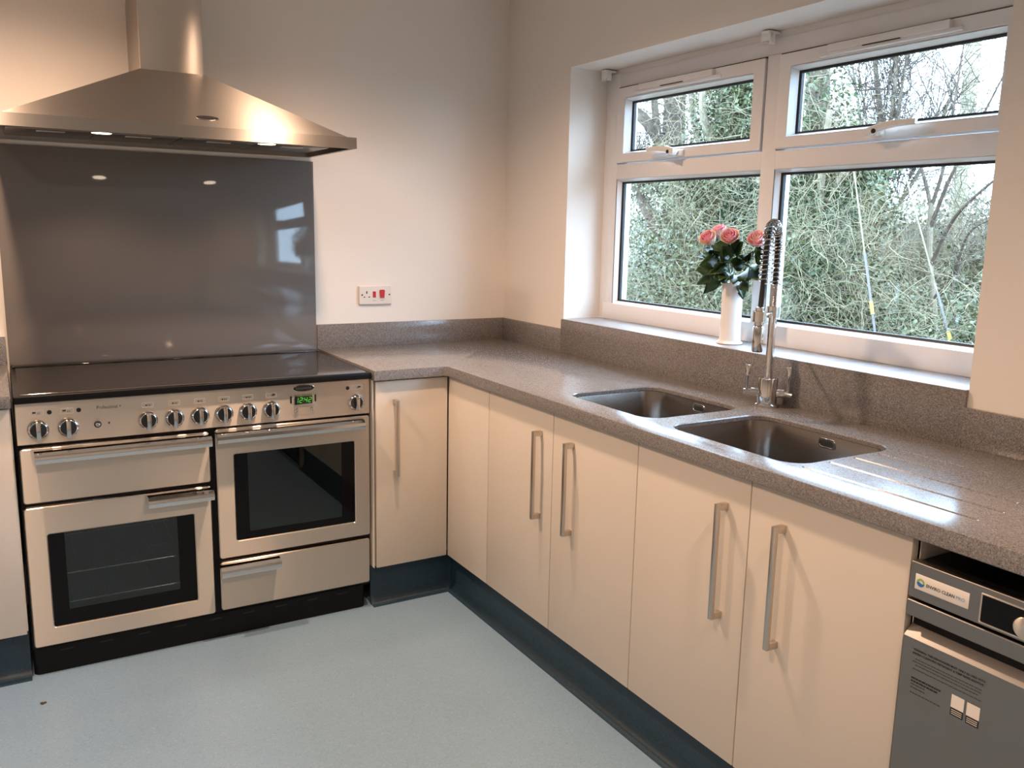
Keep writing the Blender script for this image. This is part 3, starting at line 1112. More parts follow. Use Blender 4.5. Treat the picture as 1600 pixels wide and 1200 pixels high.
o = obj('badge', oval(c, Vector((1, 0, 0)), Vector((0, 0, 1)), 0.0375, 0.0118, Vector((0, -1, 0)), 0.002), M['chrome'], t)
obj('badge_face', oval(c + Vector((0, -0.0024, 0)), Vector((1, 0, 0)), Vector((0, 0, 1)), 0.0358, 0.0106, Vector((0, -1, 0)), 0.0006), M['ink'], o)
text('badge_lettering', 'RANGEMASTER', c + Vector((0, -0.0033, 0)), (1, 0, 0), (0, 0, 1), M['dish'], o, width=0.054, height=0.0056)
# clock
b = B(); b.plate(-1.159, -1.076, 0.751, 0.8165, 'y', YF, YF - 0.001, 0.006, 0.0004)
ck = obj('clock_panel', b, M['steel'], t)
b = B(); b.plate(-1.1525, -1.0855, 0.785, 0.8190, 'y', YF - 0.001, YF - 0.0042, 0.004, 0.001, (-1.1495, -1.0885, 0.788, 0.816, 0.002), 4)
obj('clock_bezel', b, M['chrome'], ck)
b = B(); b.box(-1.150, -1.088, YF - 0.002, YF - 0.001, 0.7875, 0.8165)
obj('clock_screen', b, M['blackgloss'], ck, smooth=False)
b = B()
SEG = {'1': 'bc', '2': 'abged', '4': 'fgbc'}
def seg(x, z, ch, w_=0.0085, h_=0.0165, th=0.0013):
    hh = h_ / 2
    q = {'a': (0, h_, 1), 'g': (0, hh, 1), 'd': (0, 0, 1), 'f': (0, hh, 0), 'b': (w_, hh, 0), 'e': (0, 0, 0), 'c': (w_, 0, 0)}
    for s_ in SEG[ch]:
        u, v_, hor = q[s_]
        if hor:
            pts = [(x + u + th * .5, z + v_ - th / 2), (x + u + w_ - th * .5, z + v_ - th / 2), (x + u + w_ - th * .5, z + v_ + th / 2), (x + u + th * .5, z + v_ + th / 2)]
        else:
            pts = [(x + u - th / 2, z + v_ + th * .5), (x + u + th / 2, z + v_ + th * .5), (x + u + th / 2, z + v_ + hh - th * .5), (x + u - th / 2, z + v_ + hh - th * .5)]
        pts = [(px_ + (pz - z) * 0.14, pz) for px_, pz in pts]
        b.prism(pts, 'y', YF - 0.002, YF - 0.0026)
for ch, xo in (('1', -1.1475), ('2', -1.1330), ('4', -1.1165), ('2', -1.1020)):
    seg(xo, 0.7932, ch)
for zz in (0.798, 0.806):
    b.box(-1.1202, -1.1186, YF - 0.0026, YF - 0.002, zz, zz + 0.0016)
obj('clock_digits', b, M['led'], ck, smooth=False, label='glowing green clock digits reading 12:42')
for x in (-1.1440, -1.0895):
    b = B(); b.lathe([(0.0075, 0.0), (0.0075, 0.003), (0.006, 0.006), (0.0, 0.0075)], (x, YF - 0.001, 0.7695), (0, -1, 0), 20)
    obj('clock_button', b, M['chrome'], ck)
for x in (-1.1615, -1.0775):
    b = B(); b.plate(x - 0.003, x + 0.003, 0.793, 0.8175, 'y', YF, YF - 0.0012, 0.0012, 0.0003)
    obj('sensor_slot', b, M['ink'], t)
# doors
def ovendoor(name, x0, x1, zz0, zz1, hole=None, label=None):
    b = B()
    if hole:
        b.plate(x0, x1, zz0, zz1, 'y', -0.576, YF, 0.009, 0.003, (*hole, 0.006), 5)
    else:
        b.plate(x0, x1, zz0, zz1, 'y', -0.576, YF, 0.009, 0.003, None, 5)
    return obj(name, b, M['steel'], t, label=label)
def towel(parent, x0, x1, za, zb):
    """rolled steel pull: a lip curving out from the door and turning down"""
    b = B()
    h = zb - za
    outer = [(YF + 0.001, zb + 0.002), (YF - 0.016, zb + 0.0035), (YF - 0.034, zb + 0.002), (YF - 0.045, zb - 0.006), (YF - 0.048, zb - 0.016), (YF - 0.046, za + 0.004), (YF - 0.043, za)]
    inner = [(y + 0.004, z_) if i > 3 else (y, z_ - 0.004) for i, (y, z_) in enumerate(outer)][::-1]
    inner[-1] = (YF + 0.001, zb - 0.002)
    b.prism(outer + inner, 'x', x0, x1)
    for xx in (x0 + 0.012, x1 - 0.024):
        b.box(xx, xx + 0.012, YF - 0.040, YF + 0.001, zb - 0.010, zb - 0.002)
    return obj('handle', b, M['chrome'], parent, angle=30, label='bright steel pull along the top of the door')
g = ovendoor('grill_door', -1.967, -1.4305, 0.554, 0.7215)
towel(g, -1.930, -1.4305, 0.683, 0.713)
d1 = ovendoor('oven_door', -1.9685, -1.4325, 0.097, 0.5405, (-1.911, -1.488, 0.1545, 0.453), 'lower left oven door with a wide window')
towel(d1, -1.629, -1.4305, 0.505, 0.5345)
d2 = ovendoor('oven_door', -1.4125, -0.8815, 0.283, 0.7265, (-1.355, -0.938, 0.3385, 0.638), 'upper right oven door with a reflecting window')
towel(d2, -1.4145, -0.9135, 0.689, 0.717)
d3 = ovendoor('storage_drawer', -1.4135, -0.8845, 0.101, 0.2695)
towel(d3, -1.4185, -1.2195, 0.232, 0.2625)
def window_of(dr, x0, x1, zz0, zz1, i0, i1, k0_, k1_):
    b = B()
    b.plate(x0, x1, zz0, zz1, 'y', YF + 0.014, YF + 0.006, 0.006, 0.0008, (i0, i1, k0_, k1_, 0.004), 4)
    obj('window_surround', b, M['surround'], dr)
    b = B(); b.box(i0 - 0.002, i1 + 0.002, YF + 0.0105, YF + 0.0095, k0_ - 0.002, k1_ + 0.002)
    obj('oven_glass', b, M['ovenglass'], dr, smooth=False)
window_of(d1, -1.9115, -1.4875, 0.154, 0.4535, -1.866, -1.540, 0.200, 0.452)
window_of(d2, -1.3555, -0.9375, 0.338, 0.6385, -1.310, -0.983, 0.362, 0.637)
def cavity(x0, x1, zz0, zz1):
    b = B()
    ya, yb = -0.570, -0.12
    b.rings([rc(x0, x1, ya, ya, zz0)[:2] + [(x1, ya, zz1), (x0, ya, zz1)], [(x0, yb, zz0), (x1, yb, zz0), (x1, yb, zz1), (x0, yb, zz1)]], False, True)
    o = obj('oven_cavity', b, M['ovenin'], t, smooth=False, recalc=False)
    m = o.modifiers.new('sheet', 'SOLIDIFY'); m.thickness = 0.002; m.offset = 0
cavity(-1.905, -1.495, 0.165, 0.455)
cavity(-1.348, -0.945, 0.345, 0.640)
def rack(x0, x1, zz):
    b = B()
    for y in (-0.545, -0.14):
        b.cyl((x0, y, zz), (x1, y, zz), 0.0022, n=6)
    for i in range(9):
        x = x0 + 0.02 + (x1 - x0 - 0.04) * i / 8
        b.cyl((x, -0.547, zz + 0.003), (x, -0.543, zz + 0.003), 0.0024, n=6)
    o = obj('oven_rack', b, M['wire'], t)
    b = B()
    for i in range(9):
        x = x0 + 0.02 + (x1 - x0 - 0.04) * i / 8
        b.cyl((x, -0.543, zz + 0.003), (x, -0.14, zz + 0.003), 0.0013, n=5)
    o = obj('rack_wires', b, M['wiredim'], o)
    o['kind'] = 'stuff'
for zz in (0.207, 0.302, 0.428):
    rack(-1.895, -1.505, zz)
# plinth
b = B()
b.prism(rrect(-1.9745, -0.8965, -0.577, -0.05, 0.018, 4), 'z', 0.0, 0.0885)
pl = obj('plinth', b, M['black'], t)
for i in range(9):
    xa = -1.90 + i * 0.112
    b = B(); b.plate(xa, xa + 0.040, 0.066, 0.0705, 'y', -0.574, -0.5776, 0.002, 0.0002)
    obj('plinth_slot', b, M['dark'], pl)

# ------------------------------------------------------------------ wall socket
t = thing('cooker_socket', 'white cooker switch and socket plate with two red rockers on the wall', 'socket', (-0.619, TU, 1.102))
b = B(); b.plate(-0.692, -0.546, 1.062, 1.1415, 'y', TU - 0.0001, TU - 0.011, 0.005, 0.003)
obj('plate', b, M['socket'], t)
ys = TU - 0.011
b = B()
b.box(-0.6605, -0.6555, ys - 0.0004, ys, 1.1085, 1.1190)
b.box(-0.6720, -0.6655, ys - 0.0004, ys, 1.0925, 1.0965)
b.box(-0.6505, -0.6440, ys - 0.0004, ys, 1.0925, 1.0965)
obj('pin_holes', b, M['dark'], t, smooth=False)
b = B(); b.plate(-0.6310, -0.6185, 1.0935, 1.1180, 'y', ys, ys - 0.005, 0.001, 0.001)
obj('rocker', b, M['red'], t, label='small red rocker')
b = B(); b.prism([(-0.5995, 1.091), (-0.5815, 1.091), (-0.5785, 1.121), (-0.5835, 1.125), (-0.5965, 1.125), (-0.6015, 1.121)], 'y', ys, ys - 0.006)
obj('rocker', b, M['red'], t, label='large red main rocker')
for x in (-0.6785, -0.5565):
    b = B(); b.lathe([(0.0034, 0.0), (0.0034, 0.0008)], (x, ys, 1.1035), (0, -1, 0), 14)
    obj('screw', b, M['dark'], t)
text('switch_lettering', 'SOCKET', (-0.6245, ys, 1.0795), (1, 0, 0), (0, 0, 1), M['inkgrey'], t, width=0.0155, height=0.0036)
text('switch_lettering', 'COOKER', (-0.590, ys, 1.0795), (1, 0, 0), (0, 0, 1), M['inkgrey'], t, width=0.0165, height=0.0036)

# ------------------------------------------------------------------ dishwasher
XD = -0.585
t = thing('dishwasher', 'grey steel undercounter dishwasher with white label and dark display', 'dishwasher', (-0.3, -2.825, 0))
y0, y1 = DWY0 - 0.0005, DWY1 + 0.001
b = B(); b.box(XD + 0.022, -0.012, y0, y1, 0.03, 0.806, 0.002)
obj('body', b, M['black'], t)
for xx, yy in ((-0.52, y0 - 0.04), (-0.52, y1 + 0.04), (-0.06, y0 - 0.04), (-0.06, y1 + 0.04)):
    b = B(); b.cyl((xx, yy, 0), (xx, yy, 0.031), 0.02, n=14)
    obj('foot', b, M['black'], t)
b = B(); b.box(-0.53, -0.51, y0, y1, 0.001, 0.098)
obj('plinth', b, M['black'], t)
YD0, YD1 = -2.5235 - 0.003, -2.5235 - 0.598
b = B(); b.plate(YD1, YD0, 0.7405, 0.8070, 'x', XD + 0.022, XD, 0.003, 0.0015)
cp = obj('control_panel', b, M['dish'], t)
b = B(); b.box(XD - 0.0006, XD + 0.02, YD1 + 0.001, YD0 - 0.001, 0.8070, 0.8092, 0.0006)
obj('panel_trim', b, M['steel'], cp)
b = B(); b.plate(-2.955, -2.660, 0.7450, 0.7985, 'x', XD + 0.001, XD - 0.0022, 0.002, 0.0006, (-2.952, -2.663, 0.7480, 0.7955, 0.0015), 3)
obj('display_frame', b, M['steel'], cp)
b = B(); b.box(XD + 0.001, XD - 0.0008, -2.953, -2.662, 0.7475, 0.796)
obj('display', b, M['surround'], cp, smooth=False)
b = B(); b.lathe([(0.0195, 0.0), (0.0195, 0.003), (0.018, 0.013), (0.016, 0.0145), (0.0, 0.0145)], (XD - 0.0008, -2.7415, 0.7705), (-1, 0, 0), 62)
kn = obj('dial', b, M['steel'], cp, label='round silver dial')
b = B()
b.box(XD + 0.001, XD - 0.0012, -2.640, -2.538, 0.7595, 0.7880, 0.0004)
lb = obj('brand_label', b, M['label'], cp, label='white label with printed name and round emblem')
xt = XD - 0.0013
text('label_lettering', 'ENVIRO CLEAN', (xt, -2.5605, 0.7725), (0, -1, 0), (0, 0, 1), M['ink'], lb, width=0.0540, height=0.0062, bold=0.02, align='LEFT', ext=0.0002)
text('label_lettering', 'PRO', (xt, -2.6170, 0.7725), (0, -1, 0), (0, 0, 1), M['blueink'], lb, width=0.0165, height=0.0062, bold=0.02, align='LEFT', ext=0.0002)
ec = (-2.5492, 0.7735)
def arcpoly(r0_, r1_, a0, a1, n=14):
    A_ = np.linspace(a0, a1, n)
    return [(ec[0] - r1_ * math.cos(a), ec[1] + r1_ * math.sin(a)) for a in A_] + [(ec[0] - r0_ * math.cos(a), ec[1] + r0_ * math.sin(a)) for a in A_[::-1]]
b = B(); b.prism(arcpoly(0.0042, 0.0078, -0.2, PI * 0.95), 'x', xt, xt - 0.0003)
obj('emblem_upper', b, M['logogreen'], lb, smooth=False)
wave = [(-0.0078 + 0.0156 * i / 12, 0.0012 * math.sin(i / 12 * 2 * PI) - 0.0004) for i in range(13)]
b = B(); b.prism([(ec[0] - u, ec[1] + v_) for u, v_ in wave] + [(ec[0] - 0.0078 * math.cos(a), ec[1] - 0.0078 * math.sin(a)) for a in np.linspace(0.1, PI - 0.1, 12)], 'x', xt, xt - 0.0003)
obj('emblem_lower', b, M['logoblue'], lb, smooth=False)
# door with recessed grip
prof = [(XD + 0.022, 0.7350), (XD + 0.0015, 0.7350), (XD, 0.7335), (XD, 0.7065), (XD + 0.0015, 0.7050), (XD + 0.034, 0.7040), (XD + 0.034, 0.690),
        (XD + 0.001, 0.6655), (XD, 0.6645), (XD, 0.105), (XD + 0.022, 0.105)]
b = B()
cv = [(XD + 0.040, 0.7350), (XD + 0.0015, 0.7350), (XD, 0.7335), (XD, 0.7065), (XD + 0.0015, 0.7050), (XD + 0.034, 0.7040), (XD + 0.034, 0.6920), (XD + 0.001, 0.6655), (XD, 0.6645), (XD, 0.105), (XD + 0.040, 0.105)]
b.rings([[(x, YD0, z_) for x, z_ in cv], [(x, YD1, z_) for x, z_ in cv]])
dd = obj('door', b, M['dish'], t, angle=25)
xp = XD - 0.0002
def dtext(s, y, z_, w_, h_, m='ink', bold=0.0):
    text('warning_print', s, (xp, y, z_), (0, -1, 0), (0, 0, 1), M[m], dd, width=w_, height=h_, bold=bold, align='LEFT', ext=0.0002)
dtext('WARNING: THIS DISHWASHER MUST ONLY BE USED WITH', -2.5490, 0.6455, 0.1355, 0.0042, 'ink', 0.02)
dtext('ENVIRO CLEAN PRO DETERGENT & TEMP RINSE ADDITIVE', -2.5482, 0.6385, 0.1340, 0.0042, 'ink', 0.02)
def lines(rows, m):
    """small print too fine to read: rows of word-length strokes"""
    b = B()
    for ya, yb, z_, hh in rows:
        y = ya
        while y > yb + 0.002:
            L_ = random.uniform(0.003, 0.009)
            ye = max(y - L_, yb)
            b.box(xp, xp - 0.0002, ye, y, z_ - hh / 2, z_ + hh / 2)
            y = ye - 0.0011
    o = obj('small_print', b, M[m], dd, smooth=False)
    o['kind'] = 'stuff'
lines([(-2.554, -2.682, 0.6280, 0.0014), (-2.549, -2.682, 0.6225, 0.0014), (-2.555, -2.676, 0.6165, 0.0014), (-2.551, -2.681, 0.6085, 0.0013)], 'inkgrey')
lines([(-2.5500, -2.608, 0.5905, 0.0030), (-2.5500, -2.602, 0.5845, 0.0030), (-2.5500, -2.578, 0.5785, 0.0013), (-2.5500, -2.582, 0.5720, 0.0013), (-2.5500, -2.610, 0.5620, 0.0013)], 'ink')
for ya, zt_ in ((-2.6295, 0.5965), (-2.6580, 0.5955)):
    b = B(); b.box(xp, xp - 0.0003, ya - 0.0235, ya, zt_ - 0.024, zt_)
    st = obj('sticker', b, M['label'], dd, smooth=False, label='small blank white square sticker')
    b = B(); b.box(xp, xp - 0.0003, ya - 0.0235, ya, zt_ - 0.0385, zt_ - 0.0242)
    cpn = obj('caption_strip', b, M['ink'], dd, smooth=False, label='black caption strip with fine pale lines')
    b = B()
    for q in range(3):
        b.box(xp - 0.0003, xp - 0.0005, ya - 0.0215, ya - 0.002, zt_ - 0.0285 - q * 0.0036, zt_ - 0.0275 - q * 0.0036)
    obj('caption_lines', b, M['printline'], cpn, smooth=False)

# ------------------------------------------------------------------ crumb on the floor
CRX, CRY = -1.959, -0.764
b = B()
for i in range(5):
    a = i * 2.2
    b.lathe([(0.0, 0.0), (0.004, 0.0004), (0.0045, 0.0018), (0.002, 0.0032), (0.0, 0.0034)], (CRX + 0.005 * math.cos(a), CRY + 0.004 * math.sin(a), 0), n=7)
o = obj('crumb', b, plain('brown_crumb', (0.06, 0.045, 0.03), 0.8), None, (CRX, CRY, 0))
tag(o, 'tiny brown crumb on the floor in front of the range cooker', 'crumb')

# ------------------------------------------------------------------ vase and roses
VX, VY = 0.086, -1.357
t = thing('vase', 'white porcelain cylinder vase with flared foot standing on the window sill', 'vase', (VX, VY, ZS))
b = B()
n = 40
prof = [(0.0, 0.0), (0.040, 0.0), (0.043, 0.003), (0.042, 0.007), (0.036, 0.011), (0.0350, 0.022), (0.0335, 0.06), (0.0335, 0.14), (0.0350, 0.185), (0.0375, 0.203)]
inner_ = [(0.0350, 0.202), (0.0320, 0.180), (0.0310, 0.06), (0.0, 0.02)]
rings = []
for r, z_ in prof + inner_:
    ring = []
    for i in range(n):
        a = 2 * PI * i / n
        lip = 0.004 * math.cos(3 * a) * max(0, (z_ - 0.17) / 0.033) if z_ > 0.17 else 0
        ring.append((VX + max(r, 1e-5) * math.cos(a), VY + max(r, 1e-5) * math.sin(a), ZS + z_ + lip))
    rings.append(ring)
b.rings(rings, True, True)
obj('body', b, M['porcelain'], t, angle=50)

def petal(b, c, ax, ang, r, h, width, curl, open_, seed):
    """one cupped petal standing on a circle of radius r about axis ax"""
    rr = random.Random(seed)
    ax = Vector(ax).normalized()
    u = ax.orthogonal().normalized()
    v = ax.cross(u)
    nu, nv = 6, 5
    grid = []
    for j in range(nv + 1):
        tj = j / nv
        row = []
        for i in range(nu + 1):
            si = (i / nu - 0.5) * 2
            a = ang + si * width * (0.45 + 0.55 * math.sin(min(tj * 1.25, 1) * PI / 2))
            belly = math.sin(tj * PI * 0.62)
            rad = r * (0.25 + 0.75 * belly) + open_ * tj * tj + curl * max(0, tj - 0.7) * 3.0 + 0.0012 * rr.uniform(-1, 1)
            hz = h * tj * (1 - 0.10 * si * si * tj)
            if tj > 0.8:
                hz -= curl * (tj - 0.8) * 4
            row.append(b.bm.verts.new(Vector(c) + (u * math.cos(a) + v * math.sin(a)) * rad + ax * hz))
        grid.append(row)
    for j in range(nv):
        for i in range(nu):
            b.bm.faces.new((grid[j][i], grid[j][i + 1], grid[j + 1][i + 1], grid[j + 1][i]))

def rose(head, ax, foot, size, label, mats, leaves, seed):
    """head = base of the bloom, foot = where the stem enters the vase"""
    t = thing('rose', label, 'flower', foot, 'roses in the white vase')
    ax = Vector(ax).normalized()
    head = Vector(head)
    b = B()
    for layer, (k, r, h, wd, cl, op) in enumerate(((3, 0.22, 0.98, 1.2, 0.0, 0.0), (4, 0.42, 1.0, 1.0, 0.03, 0.04), (5, 0.64, 0.98, 0.85, 0.07, 0.08))):
        for i in range(k):
            petal(b, head, ax, 2 * PI * i / k + layer * 0.7, r * size * 0.5, h * size * 0.86, wd, cl * size * 0.5, op * size * 0.5, seed * 50 + layer * 9 + i)
    o = obj('bloom', b, M[mats[0]], t, recalc=False)
    m = o.modifiers.new('petal', 'SOLIDIFY'); m.thickness = 0.0006
    b = B()
    for i in range(5):
        petal(b, head - ax * 0.002, ax, 2 * PI * i / 5 + 0.4, 0.86 * size * 0.5, 0.82 * size * 0.9, 0.72, 0.13 * size * 0.5, 0.14 * size * 0.5, seed * 70 + i)
    o = obj('outer_petals', b, M[mats[1]], t, recalc=False, label='paler greenish outer petals')
    m = o.modifiers.new('petal', 'SOLIDIFY'); m.thickness = 0.0006
    f = Vector(foot)
    pts = []
    for i in range(9):
        s = i / 8
        p = f.lerp(head, s)
        p += Vector((0, 0, 0.012 * math.sin(s * PI)))
        pts.append(p)
    pts[-1] = head + ax * 0.003
    b = B(); b.tube(pts, [0.0024] * 7 + [0.003, 0.007], 7)
    obj('stem', b, M['rosestem'], t)
    for (s, d, L_, wd, droop) in leaves:
        p = f.lerp(head, s)
        leaf(t, p, Vector(d).normalized(), L_ * 1.25, wd * 1.5, droop)
        leaf(t, p + Vector((0, 0, 0.006)), (Vector(d) + Vector((random.uniform(-.5, .5), random.uniform(-.5, .5), random.uniform(-.3, .35)))).normalized(), L_ * 1.1, wd * 1.4, droop)

def leaf(parent, p, d, L_, wd, droop):
    b = B()
    side = d.cross(Vector((-0.70, -0.35, 0.55)))
    if side.length < 0.1:
        side = Vector((0, 1, 0))
    side.normalize()
    side = (Matrix.Rotation(random.uniform(-0.75, 0.75), 3, d) @ side)
    up = side.cross(d)
    n = 8
    st = 0.014
    b.tube([p, p + d * st], 0.0009, 5)
    rows = []
    for i in range(n + 1):
        s = i / n
        ctr = p + d * (st + L_ * s) + Vector((0, 0, -droop * s * s))
        w_ = wd * math.sin(PI * s ** 0.72) * (1 - 0.10 * s) + 0.0004
        rows.append([b.bm.verts.new(ctr + side * w_ * q + up * (abs(q) * w_ * 0.28)) for q in (-1, -0.5, 0, 0.5, 1)])
    for a, c_ in zip(rows[:-1], rows[1:]):
        for i in range(4):
            b.bm.faces.new((a[i], a[i + 1], c_[i + 1], c_[i]))
    o = obj('leaf', b, M['roseleaf'], parent, recalc=False, angle=60)
    m = o.modifiers.new('blade', 'SOLIDIFY'); m.thickness = 0.0005

Fz = ZS + 0.185
rose((0.072, -1.262, 1.352), (-0.72, -0.12, 0.62), (VX - 0.010, VY + 0.012, Fz), 0.057, 'pink rose with bright centre at the front left of the bunch', ('petal', 'petalout'),
     [(0.55, (-0.3, 0.9, 0.35), 0.062, 0.020, 0.012), (0.45, (-0.2, 1.0, 0.0), 0.068, 0.020, 0.012), (0.5, (-0.9, 0.3, 0.2), 0.052, 0.021, 0.02), (0.3, (-0.35, 0.95, -0.25), 0.066, 0.015, 0.014), (0.25, (-0.5, 0.8, -0.6), 0.052, 0.014, 0.02), (0.62, (-0.6, 0.1, 0.4), 0.046, 0.018, 0.0)], 1)
rose((0.105, -1.272, 1.374), (-0.40, 0.10, 0.8), (VX + 0.010, VY + 0.014, Fz), 0.050, 'pink rose standing tallest at the back left of the bunch', ('petal', 'petalpale'),
     [(0.6, (0.3, 0.8, 0.4), 0.050, 0.017, 0.01), (0.45, (0.2, 0.9, 0.1), 0.055, 0.018, 0.01), (0.55, (-0.5, 0.6, 0.1), 0.05, 0.019, 0.01), (0.35, (-0.7, 0.55, -0.1), 0.055, 0.02, 0.02)], 2)
rose((0.072, -1.354, 1.360), (-0.72, -0.38, 0.62), (VX - 0.008, VY - 0.004, Fz), 0.057, 'deep pink rose in the middle of the bunch', ('petal', 'petalout'),
     [(0.75, (-0.4, 0.6, 0.3), 0.050, 0.022, 0.01), (0.7, (-0.2, -0.8, 0.6), 0.052, 0.017, 0.0), (0.5, (-0.8, -0.3, 0.2), 0.052, 0.021, 0.01), (0.4, (-0.8, 0.5, 0.0), 0.056, 0.022, 0.02), (0.3, (-0.6, -0.7, -0.1), 0.055, 0.02, 0.02), (0.55, (-0.5, 0.1, 0.7), 0.045, 0.018, 0.0), (0.25, (-0.9, 0.1, 0.2), 0.05, 0.022, 0.02)], 3)
rose((0.090, -1.452, 1.352), (-0.62, -0.35, 0.70), (VX + 0.004, VY - 0.014, Fz), 0.057, 'pale pink rose nearest the tap on the right of the bunch', ('petalpale', 'petalpale'),
     [(0.7, (-0.1, -0.9, 0.2), 0.050, 0.018, 0.01), (0.55, (-0.5, -0.8, 0.0), 0.056, 0.022, 0.015), (0.4, (-0.3, -0.95, -0.1), 0.062, 0.022, 0.015), (0.3, (-0.5, -0.8, -0.3), 0.058, 0.022, 0.02), (0.5, (-0.7, 0.1, 0.3), 0.05, 0.02, 0.01), (0.15, (-0.35, -0.7, -0.75), 0.036, 0.013, 0.012), (0.6, (-0.6, -0.4, 0.4), 0.045, 0.018, 0.01)], 4)

# ------------------------------------------------------------------ outdoors
M['ground'] = leafy('rough_ground', (0.0271, 0.0270, 0.0112), (0.0650, 0.0541, 0.0225), 2.0, 0.9)
M['bark'] = leafy('grey_brown_bark', (0.0487, 0.0338, 0.0225), (0.1083, 0.0766, 0.0525), 14, 0.9)
M['barkpale'] = leafy('pale_lichen_bark', (0.1408, 0.1171, 0.0750), (0.2274, 0.1847, 0.1275), 10, 0.9)
M['twig'] = leafy('pale_twigs', (0.1408, 0.1217, 0.0638), (0.2491, 0.2028, 0.1275), 3, 0.8)
M['twigdark'] = leafy('brown_twigs', (0.0650, 0.0451, 0.0319), (0.1300, 0.0946, 0.0675), 3, 0.8)
M['ivy'] = leafy('ivy_leaves', (0.0244, 0.0383, 0.0131), (0.0703, 0.0856, 0.0281), 2.2, 0.45, (0.1408, 0.1532, 0.0375))
M['ivypale'] = leafy('pale_shrub_leaves', (0.0650, 0.0766, 0.0375), (0.1624, 0.1622, 0.0900), 2.0, 0.45)
M['bramble'] = leafy('bramble_leaves', (0.0380, 0.0495, 0.0188), (0.0975, 0.1037, 0.0450), 1.6, 0.5, (0.1624, 0.1487, 0.0750))
M['pole'] = leafy('weathered_green_pole', (0.2470, 0.2396, 0.1425), (0.3703, 0.3338, 0.2137), 3, 0.8)
M['yellow'] = plain('yellow_guard', (0.4332, 0.2613, 0.0450), 0.5)
M['cable'] = plain('steel_stay', (0.1083, 0.0991, 0.0975), 0.5)
M['roof'] = plain('dark_shed_roof', (0.004, 0.004, 0.005), 0.95, spec=0.1)
M['paleboard'] = plain('pale_shed_boards', (0.4061, 0.3424, 0.2850), 0.6)

GZ = -0.35
b = B(); b.box(0.34, 40, -20, 45, GZ - 0.2, GZ)
o = obj('ground', b, M['ground'], None, (8, 8, GZ), smooth=False)
tag(o, 'rough garden ground beyond the window', 'ground', None, 'structure')

def raw(name, V, F, mat, parent=None, loc=(0, 0, 0), smooth=False):
    off = np.array(ORG[parent.name]) if parent is not None else np.array(loc)
    me = bpy.data.meshes.new(name)
    V = (np.asarray(V) - off).astype(np.float32)
    F = np.asarray(F, dtype=np.int32)
    me.vertices.add(len(V))
    me.vertices.foreach_set('co', V.reshape(-1))
    k = F.shape[1]
    me.loops.add(F.size)
    me.loops.foreach_set('vertex_index', F.reshape(-1))
    me.polygons.add(len(F))
    me.polygons.foreach_set('loop_start', np.arange(len(F), dtype=np.int32) * k)
    me.polygons.foreach_set('loop_total', np.full(len(F), k, dtype=np.int32))
    if smooth:
        me.polygons.foreach_set('use_smooth', np.ones(len(F), dtype=bool))
    me.update(calc_edges=True)
    return link(name, me, mat, parent, loc)

def leaf_cards(P_, size, flat=0.0):
    """a folded four-sided leaf at each point"""
    N = len(P_)
    a = rng.normal(size=(N, 3)); a[:, 2] *= (1 - flat)
    a /= np.linalg.norm(a, axis=1)[:, None]
    c_ = rng.normal(size=(N, 3))
    c_ -= a * (c_ * a).sum(1)[:, None]
    c_ /= np.linalg.norm(c_, axis=1)[:, None]
    nn = np.cross(a, c_)
    s = size * rng.uniform(0.6, 1.25, N)[:, None]
    V = np.stack([P_ - a * s * 0.5, P_ + c_ * s * 0.38 + nn * s * 0.1, P_ + a * s * 0.5, P_ - c_ * s * 0.38 + nn * s * 0.1], 1).reshape(-1, 3)
    base = np.arange(N)[:, None] * 4
    F = np.concatenate([base + [0, 1, 2], base + [0, 2, 3]], 0)
    return V, F

def twig_tubes(start, direc, length, r, wob, S=6, grav=0.0):
    """many thin wandering three-sided twigs at once"""
    N = len(start)
    P_ = np.empty((N, S + 1, 3))
    P_[:, 0] = start
    d = direc / np.linalg.norm(direc, axis=1)[:, None]
    for i in range(S):
        d = d + rng.normal(size=(N, 3)) * wob
        d[:, 2] -= grav
        d /= np.linalg.norm(d, axis=1)[:, None]
        P_[:, i + 1] = P_[:, i] + d * (length / S)[:, None]
    ax = P_[:, -1] - P_[:, 0]
    ax /= np.linalg.norm(ax, axis=1)[:, None] + 1e-9
    h = np.where(np.abs(ax[:, 2:3]) > 0.8, np.array([[1.0, 0, 0]]), np.array([[0, 0, 1.0]]))
    u = np.cross(ax, h); u /= np.linalg.norm(u, axis=1)[:, None]
    v = np.cross(ax, u)
    taper = np.linspace(1, 0.35, S + 1)
    R_ = np.asarray(r).reshape(-1, 1) * taper[None, :]
    V = np.stack([P_ + (u * math.cos(q) + v * math.sin(q))[:, None, :] * R_[:, :, None] for q in (0, 2 * PI / 3, 4 * PI / 3)], 2)
    idx = np.arange(N * (S + 1) * 3).reshape(N, S + 1, 3)
    Fs = []
    for k in range(3):
        k2 = (k + 1) % 3
        Fs.append(np.stack([idx[:, :-1, k], idx[:, :-1, k2], idx[:, 1:, k2], idx[:, 1:, k]], -1).reshape(-1, 4))
    return V.reshape(-1, 3), np.concatenate(Fs, 0), P_

def blob(n, c_, r, shell=0.55):
    """points in an ellipsoid, thicker towards its surface"""
    d = rng.normal(size=(n, 3)); d /= np.linalg.norm(d, axis=1)[:, None]
    q = rng.uniform(shell, 1.0, n)[:, None]
    return np.array(c_) + d * q * np.array(r)

def foliage(parent, name, pts, size, mat):
    V, F = leaf_cards(pts, size)
    o = raw(name, V, F, mat, parent)
    o['kind'] = 'stuff'
    return o

def twigs(parent, name, start, direc, length, r, wob, mat, S=6, grav=0.0):
    V, F, P_ = twig_tubes(start, direc, length, r, wob, S, grav)
    o = raw(name, V, F, mat, parent)
    o['kind'] = 'stuff'
    return P_

